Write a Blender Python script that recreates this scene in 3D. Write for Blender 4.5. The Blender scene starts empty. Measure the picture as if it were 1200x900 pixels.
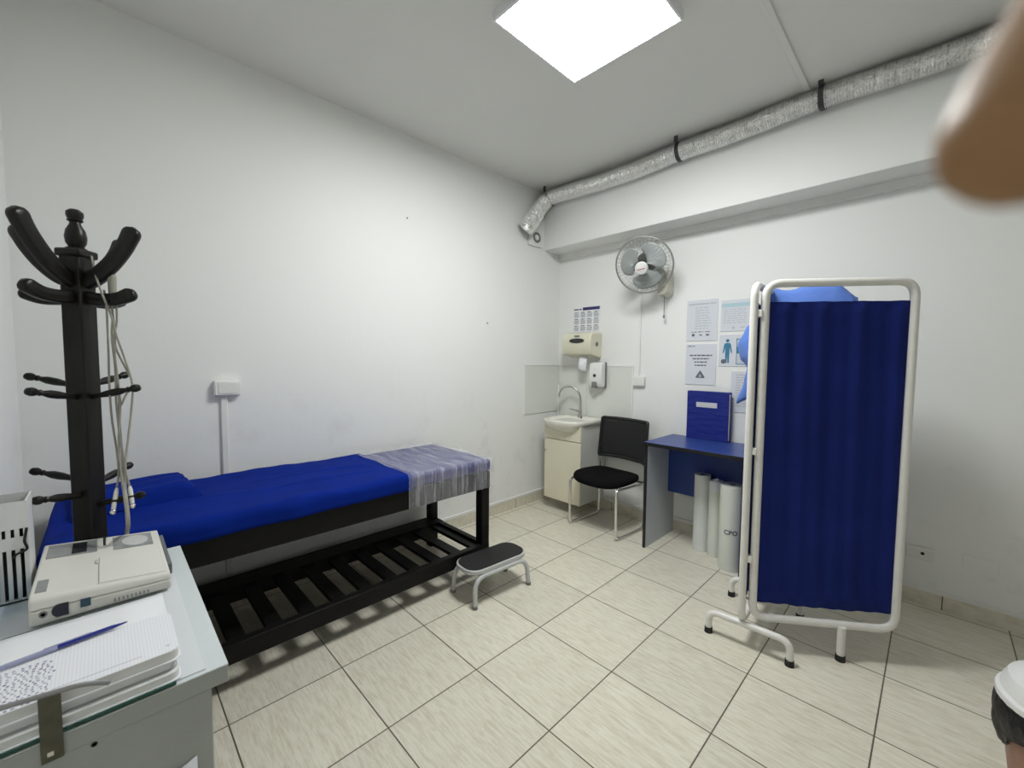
import bpy, math, random
from mathutils import Vector, Matrix
random.seed(7)
S = bpy.context.scene
COL = S.collection
PI = math.pi
def R(d): return math.radians(d)

# ------------------------------------------------------------------ camera frame (metres; origin = room corner on the floor)
F = 487.9
CAM = Vector((2.862, -3.511, 1.4606))
YAW, PITCH, ROLL = -0.794736, -0.0580158, 0.00876
fw = Vector((math.sin(YAW)*math.cos(PITCH), math.cos(YAW)*math.cos(PITCH), math.sin(PITCH)))
r0 = Vector((math.cos(YAW), -math.sin(YAW), 0)); u0 = r0.cross(fw)
cr = r0*math.cos(ROLL) + u0*math.sin(ROLL); cu_ = -r0*math.sin(ROLL) + u0*math.cos(ROLL)

# ------------------------------------------------------------------ materials
MATS = {}
def mat(name, col, rough=0.5, metal=0.0, spec=0.5, var=0.0, vscale=8.0, bump=0.0, bscale=60.0, alpha=1.0,
        trans=0.0, coat=0.0, stretch=None, sheen=0.0, ior=1.45):
    m = bpy.data.materials.new(name); m.use_nodes = True
    nt = m.node_tree; b = nt.nodes['Principled BSDF']
    b.inputs['Base Color'].default_value = (*col, 1)
    b.inputs['Roughness'].default_value = rough
    b.inputs['Metallic'].default_value = metal
    b.inputs['Specular IOR Level'].default_value = spec
    b.inputs['Alpha'].default_value = alpha
    b.inputs['IOR'].default_value = ior
    b.inputs['Transmission Weight'].default_value = trans
    b.inputs['Coat Weight'].default_value = coat
    b.inputs['Sheen Weight'].default_value = sheen
    if var or bump:
        tc = nt.nodes.new('ShaderNodeTexCoord'); mp = nt.nodes.new('ShaderNodeMapping')
        nt.links.new(tc.outputs['Object'], mp.inputs['Vector'])
        if stretch: mp.inputs['Scale'].default_value = stretch
        if var:
            n = nt.nodes.new('ShaderNodeTexNoise'); n.inputs['Scale'].default_value = vscale
            n.inputs['Detail'].default_value = 5
            nt.links.new(mp.outputs[0], n.inputs['Vector'])
            cr_ = nt.nodes.new('ShaderNodeValToRGB')
            cr_.color_ramp.elements[0].position = .3; cr_.color_ramp.elements[1].position = .7
            cr_.color_ramp.elements[0].color = (*[max(0, c*(1-var)) for c in col], 1)
            cr_.color_ramp.elements[1].color = (*[min(1, c*(1+var)) for c in col], 1)
            nt.links.new(n.outputs['Fac'], cr_.inputs[0]); nt.links.new(cr_.outputs[0], b.inputs['Base Color'])
        if bump:
            n = nt.nodes.new('ShaderNodeTexNoise'); n.inputs['Scale'].default_value = bscale
            n.inputs['Detail'].default_value = 4
            nt.links.new(mp.outputs[0], n.inputs['Vector'])
            bp = nt.nodes.new('ShaderNodeBump'); bp.inputs['Strength'].default_value = bump
            bp.inputs['Distance'].default_value = .02
            nt.links.new(n.outputs['Fac'], bp.inputs['Height']); nt.links.new(bp.outputs[0], b.inputs['Normal'])
    MATS[name] = m
    return m

def lin(r, g, b):
    f = lambda c: (c/255/12.92) if c/255 <= .04045 else ((c/255+.055)/1.055)**2.4
    return (f(r), f(g), f(b))

M = {}
def wall_mat(name):
    m = mat(name, (.80, .805, .79), rough=.55, spec=.3)
    nt = m.node_tree; b = nt.nodes['Principled BSDF']
    geo = nt.nodes.new('ShaderNodeNewGeometry'); sep = nt.nodes.new('ShaderNodeSeparateXYZ')
    nt.links.new(geo.outputs['Position'], sep.inputs[0])
    # worn, scuffed band low on the walls (dirt with a shape of its own)
    n = nt.nodes.new('ShaderNodeTexNoise'); n.inputs['Scale'].default_value = 3.2; n.inputs['Detail'].default_value = 8
    n.inputs['Roughness'].default_value = .65
    nt.links.new(geo.outputs['Position'], n.inputs['Vector'])
    ra = nt.nodes.new('ShaderNodeValToRGB'); ra.color_ramp.elements[0].position = .55; ra.color_ramp.elements[1].position = .80
    nt.links.new(n.outputs['Fac'], ra.inputs[0])
    mr = nt.nodes.new('ShaderNodeMapRange'); mr.inputs['From Min'].default_value = 1.35; mr.inputs['From Max'].default_value = .7
    nt.links.new(sep.outputs['Z'], mr.inputs['Value'])
    mu = nt.nodes.new('ShaderNodeMath'); mu.operation = 'MULTIPLY'
    nt.links.new(ra.outputs[0], mu.inputs[0]); nt.links.new(mr.outputs[0], mu.inputs[1])
    mu2 = nt.nodes.new('ShaderNodeMath'); mu2.operation = 'MULTIPLY'; mu2.inputs[1].default_value = .55
    nt.links.new(mu.outputs[0], mu2.inputs[0])
    mx = nt.nodes.new('ShaderNodeMixRGB'); mx.inputs['Color1'].default_value = (.80, .805, .79, 1); mx.inputs['Color2'].default_value = (.50, .49, .46, 1)
    nt.links.new(mu2.outputs[0], mx.inputs[0]); nt.links.new(mx.outputs[0], b.inputs['Base Color'])
    n2 = nt.nodes.new('ShaderNodeTexNoise'); n2.inputs['Scale'].default_value = 14; n2.inputs['Detail'].default_value = 6
    nt.links.new(geo.outputs['Position'], n2.inputs['Vector'])
    bp = nt.nodes.new('ShaderNodeBump'); bp.inputs['Strength'].default_value = .12; bp.inputs['Distance'].default_value = .01
    nt.links.new(n2.outputs['Fac'], bp.inputs['Height']); nt.links.new(bp.outputs[0], b.inputs['Normal'])
    return m

def tile_mat(name, T=.45, ox=.0585, oy=-.054, skirting=False):
    m = bpy.data.materials.new(name); m.use_nodes = True
    nt = m.node_tree; b = nt.nodes['Principled BSDF']; L = nt.links.new
    geo = nt.nodes.new('ShaderNodeNewGeometry'); sep = nt.nodes.new('ShaderNodeSeparateXYZ'); L(geo.outputs['Position'], sep.inputs[0])
    def math_(op, a, bb=None):
        n = nt.nodes.new('ShaderNodeMath'); n.operation = op
        for i, x in enumerate((a, bb)):
            if x is None: continue
            if isinstance(x, (int, float)): n.inputs[i].default_value = x
            else: L(x, n.inputs[i])
        return n.outputs[0]
    gx = math_('DIVIDE', math_('SUBTRACT', sep.outputs['X'], ox), T)
    gy = math_('DIVIDE', math_('SUBTRACT', sep.outputs['Y'], oy), T)
    def line(g, w):
        fr = math_('FRACT', math_('ADD', g, 100.0))
        d = math_('MINIMUM', fr, math_('SUBTRACT', 1.0, fr))
        return math_('LESS_THAN', d, w)
    grout = math_('MAXIMUM', line(gx, .0062), line(gy, .0062))
    cmb = nt.nodes.new('ShaderNodeCombineXYZ')
    L(math_('FLOOR', gx), cmb.inputs[0]); L(math_('FLOOR', gy), cmb.inputs[1])
    wn = nt.nodes.new('ShaderNodeTexWhiteNoise'); L(cmb.outputs[0], wn.inputs['Vector'])
    # streaky travertine grain along x, shifted tile by tile
    vm = nt.nodes.new('ShaderNodeVectorMath'); vm.operation = 'MULTIPLY_ADD'
    L(wn.outputs['Color'], vm.inputs[0]); vm.inputs[1].default_value = (9, 9, 9); L(geo.outputs['Position'], vm.inputs[2])
    mp = nt.nodes.new('ShaderNodeMapping'); mp.inputs['Scale'].default_value = (5, 38, 8); mp.inputs['Rotation'].default_value = (0, 0, R(5))
    L(vm.outputs[0], mp.inputs['Vector'])
    n = nt.nodes.new('ShaderNodeTexNoise'); n.inputs['Scale'].default_value = 2.2; n.inputs['Detail'].default_value = 8; n.inputs['Roughness'].default_value = .68
    n.inputs['Distortion'].default_value = .5
    L(mp.outputs[0], n.inputs['Vector'])
    ra = nt.nodes.new('ShaderNodeValToRGB')
    e = ra.color_ramp.elements
    e[0].position = .33; e[0].color = (.585, .535, .430, 1)
    e[1].position = .58; e[1].color = (.735, .700, .595, 1)
    L(n.outputs['Fac'], ra.inputs[0])
    hs = nt.nodes.new('ShaderNodeHueSaturation'); L(ra.outputs[0], hs.inputs['Color'])
    L(math_('ADD', math_('MULTIPLY', wn.outputs['Value'], .10), .95), hs.inputs['Value'])
    mx = nt.nodes.new('ShaderNodeMixRGB'); L(grout, mx.inputs[0]); L(hs.outputs[0], mx.inputs['Color1']); mx.inputs['Color2'].default_value = (.13, .105, .08, 1)
    L(mx.outputs[0], b.inputs['Base Color'])
    b.inputs['Roughness'].default_value = .33; b.inputs['Specular IOR Level'].default_value = .4
    bp = nt.nodes.new('ShaderNodeBump'); bp.inputs['Strength'].default_value = .25; bp.inputs['Distance'].default_value = .003; bp.invert = True
    L(grout, bp.inputs['Height']); L(bp.outputs[0], b.inputs['Normal'])
    return m

def paper_grid_mat(name):
    m = bpy.data.materials.new(name); m.use_nodes = True
    nt = m.node_tree; b = nt.nodes['Principled BSDF']; L = nt.links.new
    geo = nt.nodes.new('ShaderNodeNewGeometry')
    br = nt.nodes.new('ShaderNodeTexBrick'); br.offset = 0; br.squash = 1
    br.inputs['Color1'].default_value = (.80, .80, .83, 1); br.inputs['Color2'].default_value = (.80, .80, .83, 1); br.inputs['Mortar'].default_value = (.67, .69, .76, 1)
    br.inputs['Scale'].default_value = 1; br.inputs['Mortar Size'].default_value = .0006
    br.inputs['Brick Width'].default_value = .0055; br.inputs['Row Height'].default_value = .0055
    L(geo.outputs['Position'], br.inputs['Vector']); L(br.outputs[0], b.inputs['Base Color'])
    b.inputs['Roughness'].default_value = .7
    return m

M['wall'] = wall_mat('painted_wall')
M['ceil'] = mat('ceiling_paint', (.72, .72, .70), .7, var=.02, vscale=1.5, bump=.05, bscale=20)
M['tile'] = tile_mat('beige_floor_tile')
M['skirt'] = tile_mat('beige_skirting_tile', ox=.25, oy=-.2)
M['white_trim'] = mat('white_trim', (.78, .78, .76), .5, var=.03)
M['splash'] = mat('splash_tile', (.70, .71, .67), .22, var=.03, vscale=3)
M['blackwood'] = mat('black_stained_wood', (.006, .0055, .0055), .45, spec=.2, var=.35, vscale=9, stretch=(8, 1, 8), bump=.05, bscale=40)
M['standwood'] = mat('dark_varnished_wood', (.010, .009, .0075), .36, spec=.32, var=.3, vscale=8, stretch=(8, 8, 1), bump=.04, bscale=50)
M['sheet'] = mat('royal_blue_sheet', (.0018, .017, .205), .85, spec=.1, var=.10, vscale=6, bump=.10, bscale=26, stretch=(3, 1, 1))
M['mattress'] = mat('navy_vinyl', (.014, .02, .16), .4, bump=.05, bscale=30)
M['screen_cloth'] = mat('navy_screen_cloth', (.010, .021, .150), .8, spec=.15, var=.12, vscale=4, bump=.08, bscale=120)
M['film'] = mat('clear_film', (.80, .80, .86), .12, spec=1.0, alpha=.3, bump=1.0, bscale=14, stretch=(1.5, 6, 2))
_nt = M['film'].node_tree; _tc = _nt.nodes.new('ShaderNodeTexCoord'); _mp = _nt.nodes.new('ShaderNodeMapping'); _mp.inputs['Scale'].default_value = (2.2, 26, 1.2)
_nt.links.new(_tc.outputs['Object'], _mp.inputs['Vector'])
_n = _nt.nodes.new('ShaderNodeTexNoise'); _n.inputs['Scale'].default_value = 2.2; _n.inputs['Detail'].default_value = 6; _n.inputs['Distortion'].default_value = .6
_nt.links.new(_mp.outputs[0], _n.inputs['Vector'])
_mr = _nt.nodes.new('ShaderNodeMapRange'); _mr.inputs['From Min'].default_value = .36; _mr.inputs['From Max'].default_value = .72; _mr.inputs['To Min'].default_value = .13; _mr.inputs['To Max'].default_value = .46
_nt.links.new(_n.outputs['Fac'], _mr.inputs['Value']); _nt.links.new(_mr.outputs[0], _nt.nodes['Principled BSDF'].inputs['Alpha'])
M['white_enamel'] = mat('white_enamel', (.76, .75, .72), .32, var=.03, vscale=30)
M['black_rubber'] = mat('black_rubber', (.012, .012, .012), .7, bump=.1, bscale=150)
M['chrome'] = mat('chrome', (.72, .71, .69), .16, metal=1)
M['brushed'] = mat('brushed_steel', (.55, .54, .52), .3, metal=1, var=.08, vscale=40)
M['grey_enamel'] = mat('grey_enamel', (.52, .53, .53), .38, spec=.5, var=.03, vscale=30)
M['mesh_black'] = mat('black_mesh_fabric', (.014, .014, .015), .75, bump=.3, bscale=220)
M['seat_black'] = mat('black_seat_fabric', (.006, .006, .007), .95, spec=.1, bump=.2, bscale=260)
M['plastic_black'] = mat('black_plastic', (.014, .014, .015), .35)
M['cream'] = mat('cream_laminate', (.72, .68, .54), .4, var=.02, vscale=5)
M['cream_side'] = mat('white_laminate', (.62, .62, .58), .45, var=.03)
M['ceramic'] = mat('ivory_ceramic', (.80, .78, .70), .12, spec=.6, coat=.3)
M['towel_case'] = mat('ivory_plastic', (.68, .66, .52), .3, var=.02)
M['white_plastic'] = mat('white_plastic', (.76, .76, .74), .35, var=.02)
M['grey_plastic'] = mat('grey_plastic', (.18, .18, .18), .4)
M['dark_window'] = mat('smoked_plastic', (.03, .03, .03), .15)
M['paper'] = mat('white_paper', (.78, .79, .82), .6, var=.02, vscale=6)
M['sleeve'] = mat('paper_in_clear_sleeve', (.66, .68, .74), .22, spec=.6, bump=.25, bscale=7)
M['ink'] = mat('grey_print', (.13, .14, .17), .6)
M['ink_light'] = mat('pale_print', (.45, .47, .53), .6)
M['ink_blue'] = mat('teal_print', (.04, .20, .33), .5)
M['ink_navy'] = mat('navy_print', (.03, .03, .14), .5)
M['ink_pale_teal'] = mat('pale_teal_print', (.42, .58, .64), .5)
M['ink_green'] = mat('green_print', (.28, .52, .16), .5)
M['handwriting'] = mat('blue_black_ink', (.13, .13, .26), .6)
M['grid_paper'] = paper_grid_mat('squared_paper')
M['page_edges'] = mat('page_edges', (.70, .71, .71), .7, var=.12, vscale=60, stretch=(.2, .2, 14))
M['cover_grey'] = mat('pale_grey_cover', (.40, .41, .41), .35, var=.05)
M['desk_blue'] = mat('blue_laminate', (.022, .05, .22), .32, var=.05, vscale=20)
M['desk_grey'] = mat('light_grey_laminate', (.52, .55, .58), .5, var=.03)
M['edge_black'] = mat('black_edging', (.012, .012, .014), .4)
M['binder_blue'] = mat('blue_binder_plastic', (.012, .022, .20), .3, bump=.35, bscale=9, stretch=(1, 1, 3))
M['silver_label'] = mat('silver_label', (.70, .71, .73), .25, metal=.3)
M['roll_white'] = mat('white_paper_roll', (.68, .70, .68), .6, var=.03, vscale=10)
M['roll_plastic'] = mat('plastic_wrapped_roll', (.66, .68, .63), .25, spec=.6, bump=.2, bscale=8, stretch=(1, 1, .3))
M['gown'] = mat('light_blue_gown', (.105, .20, .56), .8, spec=.2, bump=.15, bscale=30, sheen=.1)
M['foil'] = mat('aluminium_foil', (.88, .88, .87), .22, metal=1, bump=.6, bscale=42)
M['strap_dark'] = mat('dark_strap', (.06, .06, .06), .5, metal=.4)
M['fan_case'] = mat('aged_fan_plastic', (.60, .59, .50), .4, var=.03)
M['fan_blade'] = mat('grey_blade_plastic', (.36, .39, .39), .3, spec=.5)
M['fan_wire'] = mat('grey_wire', (.38, .38, .36), .35, metal=.6)
M['fan_motor'] = mat('dark_motor_plastic', (.10, .105, .10), .5)
M['red_ink'] = mat('red_print', (.45, .05, .04), .5)
M['cabinet'] = mat('grey_painted_metal', (.37, .39, .38), .42, spec=.4, var=.05, vscale=6, bump=.03, bscale=80)
M['cabinet_top'] = mat('pale_painted_metal', (.60, .645, .66), .35, var=.03)
M['cabinet_mat'] = mat('white_table_paper', (.66, .68, .71), .35, var=.02)
M['glass_edge'] = mat('glass_sheet', (.55, .72, .66), .05, trans=.85, ior=1.5)
M['green_glass'] = mat('green_glass_edge', (.01, .06, .045), .12)
M['olive_metal'] = mat('olive_strap_metal', (.105, .10, .072), .5, metal=.35, var=.25, vscale=40)
M['ecg'] = mat('ivory_instrument_case', (.62, .61, .56), .4, var=.02)
M['ecg_top'] = mat('ivory_instrument_lid', (.66, .65, .60), .4, var=.02)
M['ecg_panel'] = mat('grey_membrane', (.24, .25, .25), .3, var=.15, vscale=30)
M['ecg_screen'] = mat('dark_display', (.03, .032, .036), .15)
M['ecg_oval'] = mat('pale_membrane', (.52, .53, .51), .4)
M['ecg_port'] = mat('navy_socket', (.006, .006, .02), .3)
M['ecg_teal'] = mat('teal_socket', (.012, .05, .085), .3)
M['side_grey'] = mat('slate_plastic', (.12, .135, .14), .45)
M['pen_blue'] = mat('blue_pen_barrel', (.01, .02, .24), .15, spec=.7, coat=.5)
M['pen_clear'] = mat('clear_pen_plastic', (.35, .37, .55), .1, spec=.6)
M['cable_grey'] = mat('grey_beige_cable', (.30, .29, .25), .55, var=.2, vscale=25)
M['cable_white'] = mat('white_connector', (.66, .66, .60), .4)
M['basket'] = mat('white_basket_plastic', (.68, .69, .68), .4)
M['basket_in'] = mat('dark_basket_shade', (.012, .012, .013), .7)  # near-black colour stands in for the shaded basket interior
M['carton_blue'] = mat('light_blue_carton', (.16, .38, .58), .5, var=.05)
M['skin'] = mat('brown_skin', (.30, .165, .075), .5, spec=.4, var=.06, vscale=60)
M['nail'] = mat('fingernail', (.50, .36, .28), .25, spec=.6)
M['bin_lid'] = mat('white_bin_lid', (.74, .74, .73), .4, var=.02)
M['bag_black'] = mat('black_bin_bag', (.007, .0075, .008), .38, spec=.35, bump=.7, bscale=16, stretch=(2, 2, 1))
M['bin_brown'] = mat('terracotta_bin', (.30, .165, .115), .5, var=.06)
M['rod'] = mat('dull_steel_rod', (.30, .30, .31), .4, metal=.6)
M['clear_cover'] = mat('clear_plastic_pocket', (.70, .72, .76), .15, spec=.7, bump=.3, bscale=10)
M['lamp_frame'] = mat('grey_lamp_frame', (.80, .81, .84), .4, metal=.2)
em = bpy.data.materials.new('led_diffuser'); em.use_nodes = True
_b = em.node_tree.nodes['Principled BSDF']; _b.inputs['Base Color'].default_value = (.9, .9, .9, 1)
_b.inputs['Emission Color'].default_value = (.975, 1.0, .985, 1); _b.inputs['Emission Strength'].default_value = 30
M['led'] = em

# ------------------------------------------------------------------ mesh builder
class MB:
    def __init__(s): s.v = []; s.f = []
    def add(s, vs, fs):
        o = len(s.v); s.v += [Vector(p) for p in vs]; s.f += [[i+o for i in f] for f in fs]; return s
    def box(s, x0, y0, z0, x1, y1, z1):
        x0, x1 = sorted((x0, x1)); y0, y1 = sorted((y0, y1)); z0, z1 = sorted((z0, z1))
        return s.add([(x0,y0,z0),(x1,y0,z0),(x1,y1,z0),(x0,y1,z0),(x0,y0,z1),(x1,y0,z1),(x1,y1,z1),(x0,y1,z1)],
                     [[3,2,1,0],[4,5,6,7],[0,1,5,4],[1,2,6,5],[2,3,7,6],[3,0,4,7]])
    def tube(s, path, r, n=10, closed=False, cap=True):
        path = [Vector(p) for p in path]; m = len(path)
        rs = r if isinstance(r, (list, tuple)) else [r]*m
        tang = []
        for i in range(m):
            a = path[(i-1) % m] if (closed or i > 0) else path[i]
            b = path[(i+1) % m] if (closed or i < m-1) else path[i]
            tang.append((b-a).normalized())
        up = Vector((0, 0, 1)) if abs(tang[0].z) < .9 else Vector((1, 0, 0))
        nrm = (up - tang[0]*up.dot(tang[0])).normalized()
        vs = []
        for i in range(m):
            t = tang[i]; nrm = (nrm - t*nrm.dot(t)).normalized(); bi = t.cross(nrm)
            for k in range(n):
                a = 2*PI*k/n; vs.append(path[i] + (nrm*math.cos(a) + bi*math.sin(a))*rs[i])
        fs = []
        for i in range(m if closed else m-1):
            j = (i+1) % m
            for k in range(n):
                l = (k+1) % n; fs.append([i*n+k, i*n+l, j*n+l, j*n+k])
        if cap and not closed:
            fs.append(list(range(n))[::-1]); fs.append([(m-1)*n+k for k in range(n)])
        return s.add(vs, fs)
    def cyl(s, p0, p1, r0, r1=None, n=20): return s.tube([p0, p1], [r0, r0 if r1 is None else r1], n)
    def lathe(s, prof, c, axis=(0, 0, 1), n=24):
        ax = Vector(axis).normalized(); up = Vector((0, 0, 1)) if abs(ax.z) < .9 else Vector((1, 0, 0))
        e1 = (up - ax*up.dot(ax)).normalized(); e2 = ax.cross(e1); c = Vector(c); vs = []
        for (r, h) in prof:
            for k in range(n):
                a = 2*PI*k/n; vs.append(c + ax*h + (e1*math.cos(a)+e2*math.sin(a))*max(r, 1e-5))
        fs = []
        for i in range(len(prof)-1):
            for k in range(n):
                l = (k+1) % n; fs.append([i*n+k, i*n+l, (i+1)*n+l, (i+1)*n+k])
        fs.append(list(range(n))[::-1]); fs.append([(len(prof)-1)*n+k for k in range(n)])
        return s.add(vs, fs)
    def sphere(s, c, r, n=14, sc=(1, 1, 1)):
        vs = []; fs = []; c = Vector(c); m = n//2
        for i in range(m+1):
            t = PI*i/m
            for k in range(n):
                a = 2*PI*k/n; vs.append(c+Vector((sc[0]*r*math.sin(t)*math.cos(a), sc[1]*r*math.sin(t)*math.sin(a), sc[2]*r*math.cos(t))))
        for i in range(m):
            for k in range(n):
                l = (k+1) % n; fs.append([i*n+k, (i+1)*n+k, (i+1)*n+l, i*n+l])
        return s.add(vs, fs)
    def prism(s, poly, h0, h1, to=None):
        to = to or (lambda a, b, h: (a, b, h)); n = len(poly)
        vs = [to(a, b, h0) for a, b in poly] + [to(a, b, h1) for a, b in poly]
        fs = [list(range(n))[::-1], [n+i for i in range(n)]] + [[i, (i+1) % n, n+(i+1) % n, n+i] for i in range(n)]
        return s.add(vs, fs)
    def grid(s, fn, nu, nv):
        vs = [fn(i/nu, j/nv) for j in range(nv+1) for i in range(nu+1)]
        fs = [[j*(nu+1)+i, j*(nu+1)+i+1, (j+1)*(nu+1)+i+1, (j+1)*(nu+1)+i] for j in range(nv) for i in range(nu)]
        return s.add(vs, fs)
    def loft(s, rings, cap0=True, cap1=True):
        n = len(rings[0]); vs = [p for r in rings for p in r]; fs = []
        for i in range(len(rings)-1):
            for k in range(n):
                l = (k+1) % n; fs.append([i*n+k, i*n+l, (i+1)*n+l, (i+1)*n+k])
        if cap0: fs.append(list(range(n))[::-1])
        if cap1: fs.append([(len(rings)-1)*n+k for k in range(n)])
        return s.add(vs, fs)
    def xf(s, m): s.v = [m @ p for p in s.v]; return s
    def build(s, name, material, parent=None, bevel=0, smooth=True, solid=0, sub=0, segs=2, angle=35):
        org = ORG[parent.name] if parent else None
        if org is None:
            xs = [p.x for p in s.v]; ys = [p.y for p in s.v]; zs = [p.z for p in s.v]
            org = Vector(((min(xs)+max(xs))/2, (min(ys)+max(ys))/2, min(zs)))
        me = bpy.data.meshes.new(name); me.from_pydata([p-org for p in s.v], [], s.f); me.update()
        import bmesh
        bm = bmesh.new(); bm.from_mesh(me); bmesh.ops.recalc_face_normals(bm, faces=bm.faces); bm.to_mesh(me); bm.free()
        me.materials.append(material)
        if smooth:
            for p in me.polygons: p.use_smooth = True
            me.set_sharp_from_angle(angle=R(angle))
        o = bpy.data.objects.new(name, me); COL.objects.link(o)
        if parent: o.parent = parent
        else: o.location = org
        ORG[o.name] = org
        if solid:
            md = o.modifiers.new('thickness', 'SOLIDIFY'); md.thickness = solid; md.offset = 0
        if bevel:
            md = o.modifiers.new('bevel', 'BEVEL'); md.width = bevel; md.segments = segs; md.limit_method = 'ANGLE'; md.angle_limit = R(40)
        if sub:
            md = o.modifiers.new('sub', 'SUBSURF'); md.levels = sub; md.render_levels = sub
        return o
ORG = {}
def tag(o, label, cat, group=None):
    o['label'] = label; o['category'] = cat
    if group: o['group'] = group
    return o
def thing(name, loc, label, cat, group=None):
    o = bpy.data.objects.new(name, None); COL.objects.link(o); o.location = loc; o.empty_display_size = .05
    ORG[o.name] = Vector(loc)
    return tag(o, label, cat, group)
def struct(o): o['kind'] = 'structure'; return o
def text(name, s, size, material, parent, place, depth=.0006, align='CENTER', bold=0.0):
    """lettering as a mesh; place maps (x, y, z) of the text plane to the world"""
    c = bpy.data.curves.new('t', 'FONT'); c.body = s; c.size = size; c.align_x = align; c.extrude = depth; c.offset = bold; c.resolution_u = 3
    o = bpy.data.objects.new('t', c); COL.objects.link(o)
    dg = bpy.context.evaluated_depsgraph_get(); dg.update()
    me = bpy.data.meshes.new_from_object(o.evaluated_get(dg))
    b = MB(); b.add([place(*v.co) for v in me.vertices], [list(p.vertices) for p in me.polygons])
    bpy.data.objects.remove(o); bpy.data.curves.remove(c); bpy.data.meshes.remove(me)
    return b.build(name, material, parent, smooth=False)
def arc(c, e1, e2, r, a0, a1, n=8):
    c = Vector(c); e1 = Vector(e1); e2 = Vector(e2)
    return [c + (e1*math.cos(R(a0+(a1-a0)*i/n)) + e2*math.sin(R(a0+(a1-a0)*i/n)))*r for i in range(n+1)]
def rpath(pts, r, n=6, closed=False):
    """polyline with rounded corners"""
    pts = [Vector(p) for p in pts]; out = []; m = len(pts)
    for i, p in enumerate(pts):
        if not closed and i in (0, m-1): out.append(p); continue
        a = pts[i-1]; b = pts[(i+1) % m]
        da = (a-p); db = (b-p); rr = min(r, da.length*.49, db.length*.49)
        p0 = p+da.normalized()*rr; p1 = p+db.normalized()*rr
        for k in range(n+1):
            t = k/n; out.append(p0*(1-t)**2 + p*2*t*(1-t) + p1*t*t)
    return out
def smooth_path(pts, n=6):
    pts = [Vector(p) for p in pts]; out = []
    P = [pts[0]*2-pts[1]] + pts + [pts[-1]*2-pts[-2]]
    for i in range(1, len(P)-2):
        a, b, c, d = P[i-1:i+3]
        for k in range(n):
            t = k/n
            out.append(.5*((2*b)+(c-a)*t+(2*a-5*b+4*c-d)*t*t+(3*b-a-3*c+d)*t**3))
    out.append(pts[-1]); return out
def rrect(x0, y0, x1, y1, r, n=6):
    out = []
    for cx, cy, a in ((x1-r, y1-r, 0), (x0+r, y1-r, 90), (x0+r, y0+r, 180), (x1-r, y0+r, 270)):
        for k in range(n+1):
            t = R(a+90*k/n); out.append((cx+r*math.cos(t), cy+r*math.sin(t)))
    return out

# ------------------------------------------------------------------ room shell
XR, YS, H = 5.0, -3.787, 3.135
struct(MB().box(-.1, YS-.1, -.1, XR+.1, .1, 0).build('floor', M['tile'], smooth=False))
struct(MB().box(-.1, YS-.1, H, XR+.1, .1, H+.1).build('ceiling', M['ceil'], smooth=False))
struct(MB().box(-.1, YS-.1, 0, 0, .1, H).build('wall_left', M['wall'], smooth=False))
struct(MB().box(0, 0, 0, XR, .1, H).build('wall_back', M['wall'], smooth=False))
struct(MB().box(XR, YS-.1, 0, XR+.1, .1, H).build('wall_right', M['wall'], smooth=False))
struct(MB().box(0, YS-.1, 0, XR, YS, H).build('wall_front', M['wall'], smooth=False))
BY, BZ = -.262, 2.572
struct(MB().box(0, BY, BZ, XR, 0, H).build('trim_1', M['wall'], bevel=.006))             # boxed beam over the back wall
struct(MB().box(0, -.03, BZ-.055, XR, .02, BZ).build('trim_2', M['white_trim'], smooth=False))   # strip below the beam
struct(MB().box(2.208, YS, H-.012, 2.242, BY, H).build('trim_3', M['ceil'], bevel=.004))     # ceiling joint cover
struct(MB().box(0, YS, 0, .012, 0, .095).build('baseboard_left', M['skirt'], smooth=False))
struct(MB().box(.012, -.012, 0, XR, 0, .088).build('baseboard_back', M['skirt'], smooth=False))
struct(MB().box(XR-.012, YS, 0, XR, -.012, .095).build('baseboard_right', M['skirt'], smooth=False))
struct(MB().box(-.02, YS, .095, .016, 0, .116).build('trim_4', M['white_trim'], smooth=False))
struct(MB().box(.016, -.018, .088, XR, .02, .112).build('trim_5', M['white_trim'], smooth=False))
# tiled splash-back: white edge trims and the tile slabs
sl_ = thing('splash_back', (.004, -.27, .905), 'pale tiled splash-back on the left wall beside the washbasin', 'splash back')
MB().box(.0005, -.53, .915, .008, -.012, 1.405).build('tile', M['splash'], sl_, bevel=.002)
b = MB(); b.box(.0005, -.54, 1.405, .011, -.012, 1.417); b.box(.0005, -.54, .905, .011, -.53, 1.405)
b.build('edge_trim', M['white_trim'], sl_)
sb = thing('splash_back', (.45, -.004, .85), 'pale two-tile splash-back on the back wall above the washbasin', 'splash back')
MB().box(.012, -.008, .85, .371, -.0005, 1.405).build('tile', M['splash'], sb, bevel=.002)
MB().box(.374, -.008, .85, .886, -.0005, 1.405).build('tile', M['splash'], sb, bevel=.002)
b = MB(); b.box(.012, -.011, 1.405, .896, -.0005, 1.417); b.box(.886, -.011, .85, .896, -.0005, 1.405)
b.build('edge_trim', M['white_trim'], sb)
MB().tube([(.02, -.02, .85), (.02, -.02, 1.2)], .012).build('corner_tube', M['white_trim'], sb)

# ------------------------------------------------------------------ ceiling lamp
lp = thing('ceiling_lamp', (1.61, -1.79, H), 'square white LED panel glowing on the ceiling', 'ceiling light')
b = MB(); x0, x1, y0, y1, w = 1.296, 1.924, -2.104, -1.484, .011
b.box(x0-w, y0-w, 3.088, x0, y1+w, H); b.box(x1, y0-w, 3.088, x1+w, y1+w, H); b.box(x0, y0-w, 3.088, x1, y0, H); b.box(x0, y1, 3.088, x1, y1+w, H)
b.build('lamp_frame', M['lamp_frame'], lp)
MB().box(x0, y0, 3.09, x1, y1, 3.10).build('diffuser', M['led'], lp, smooth=False)

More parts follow.
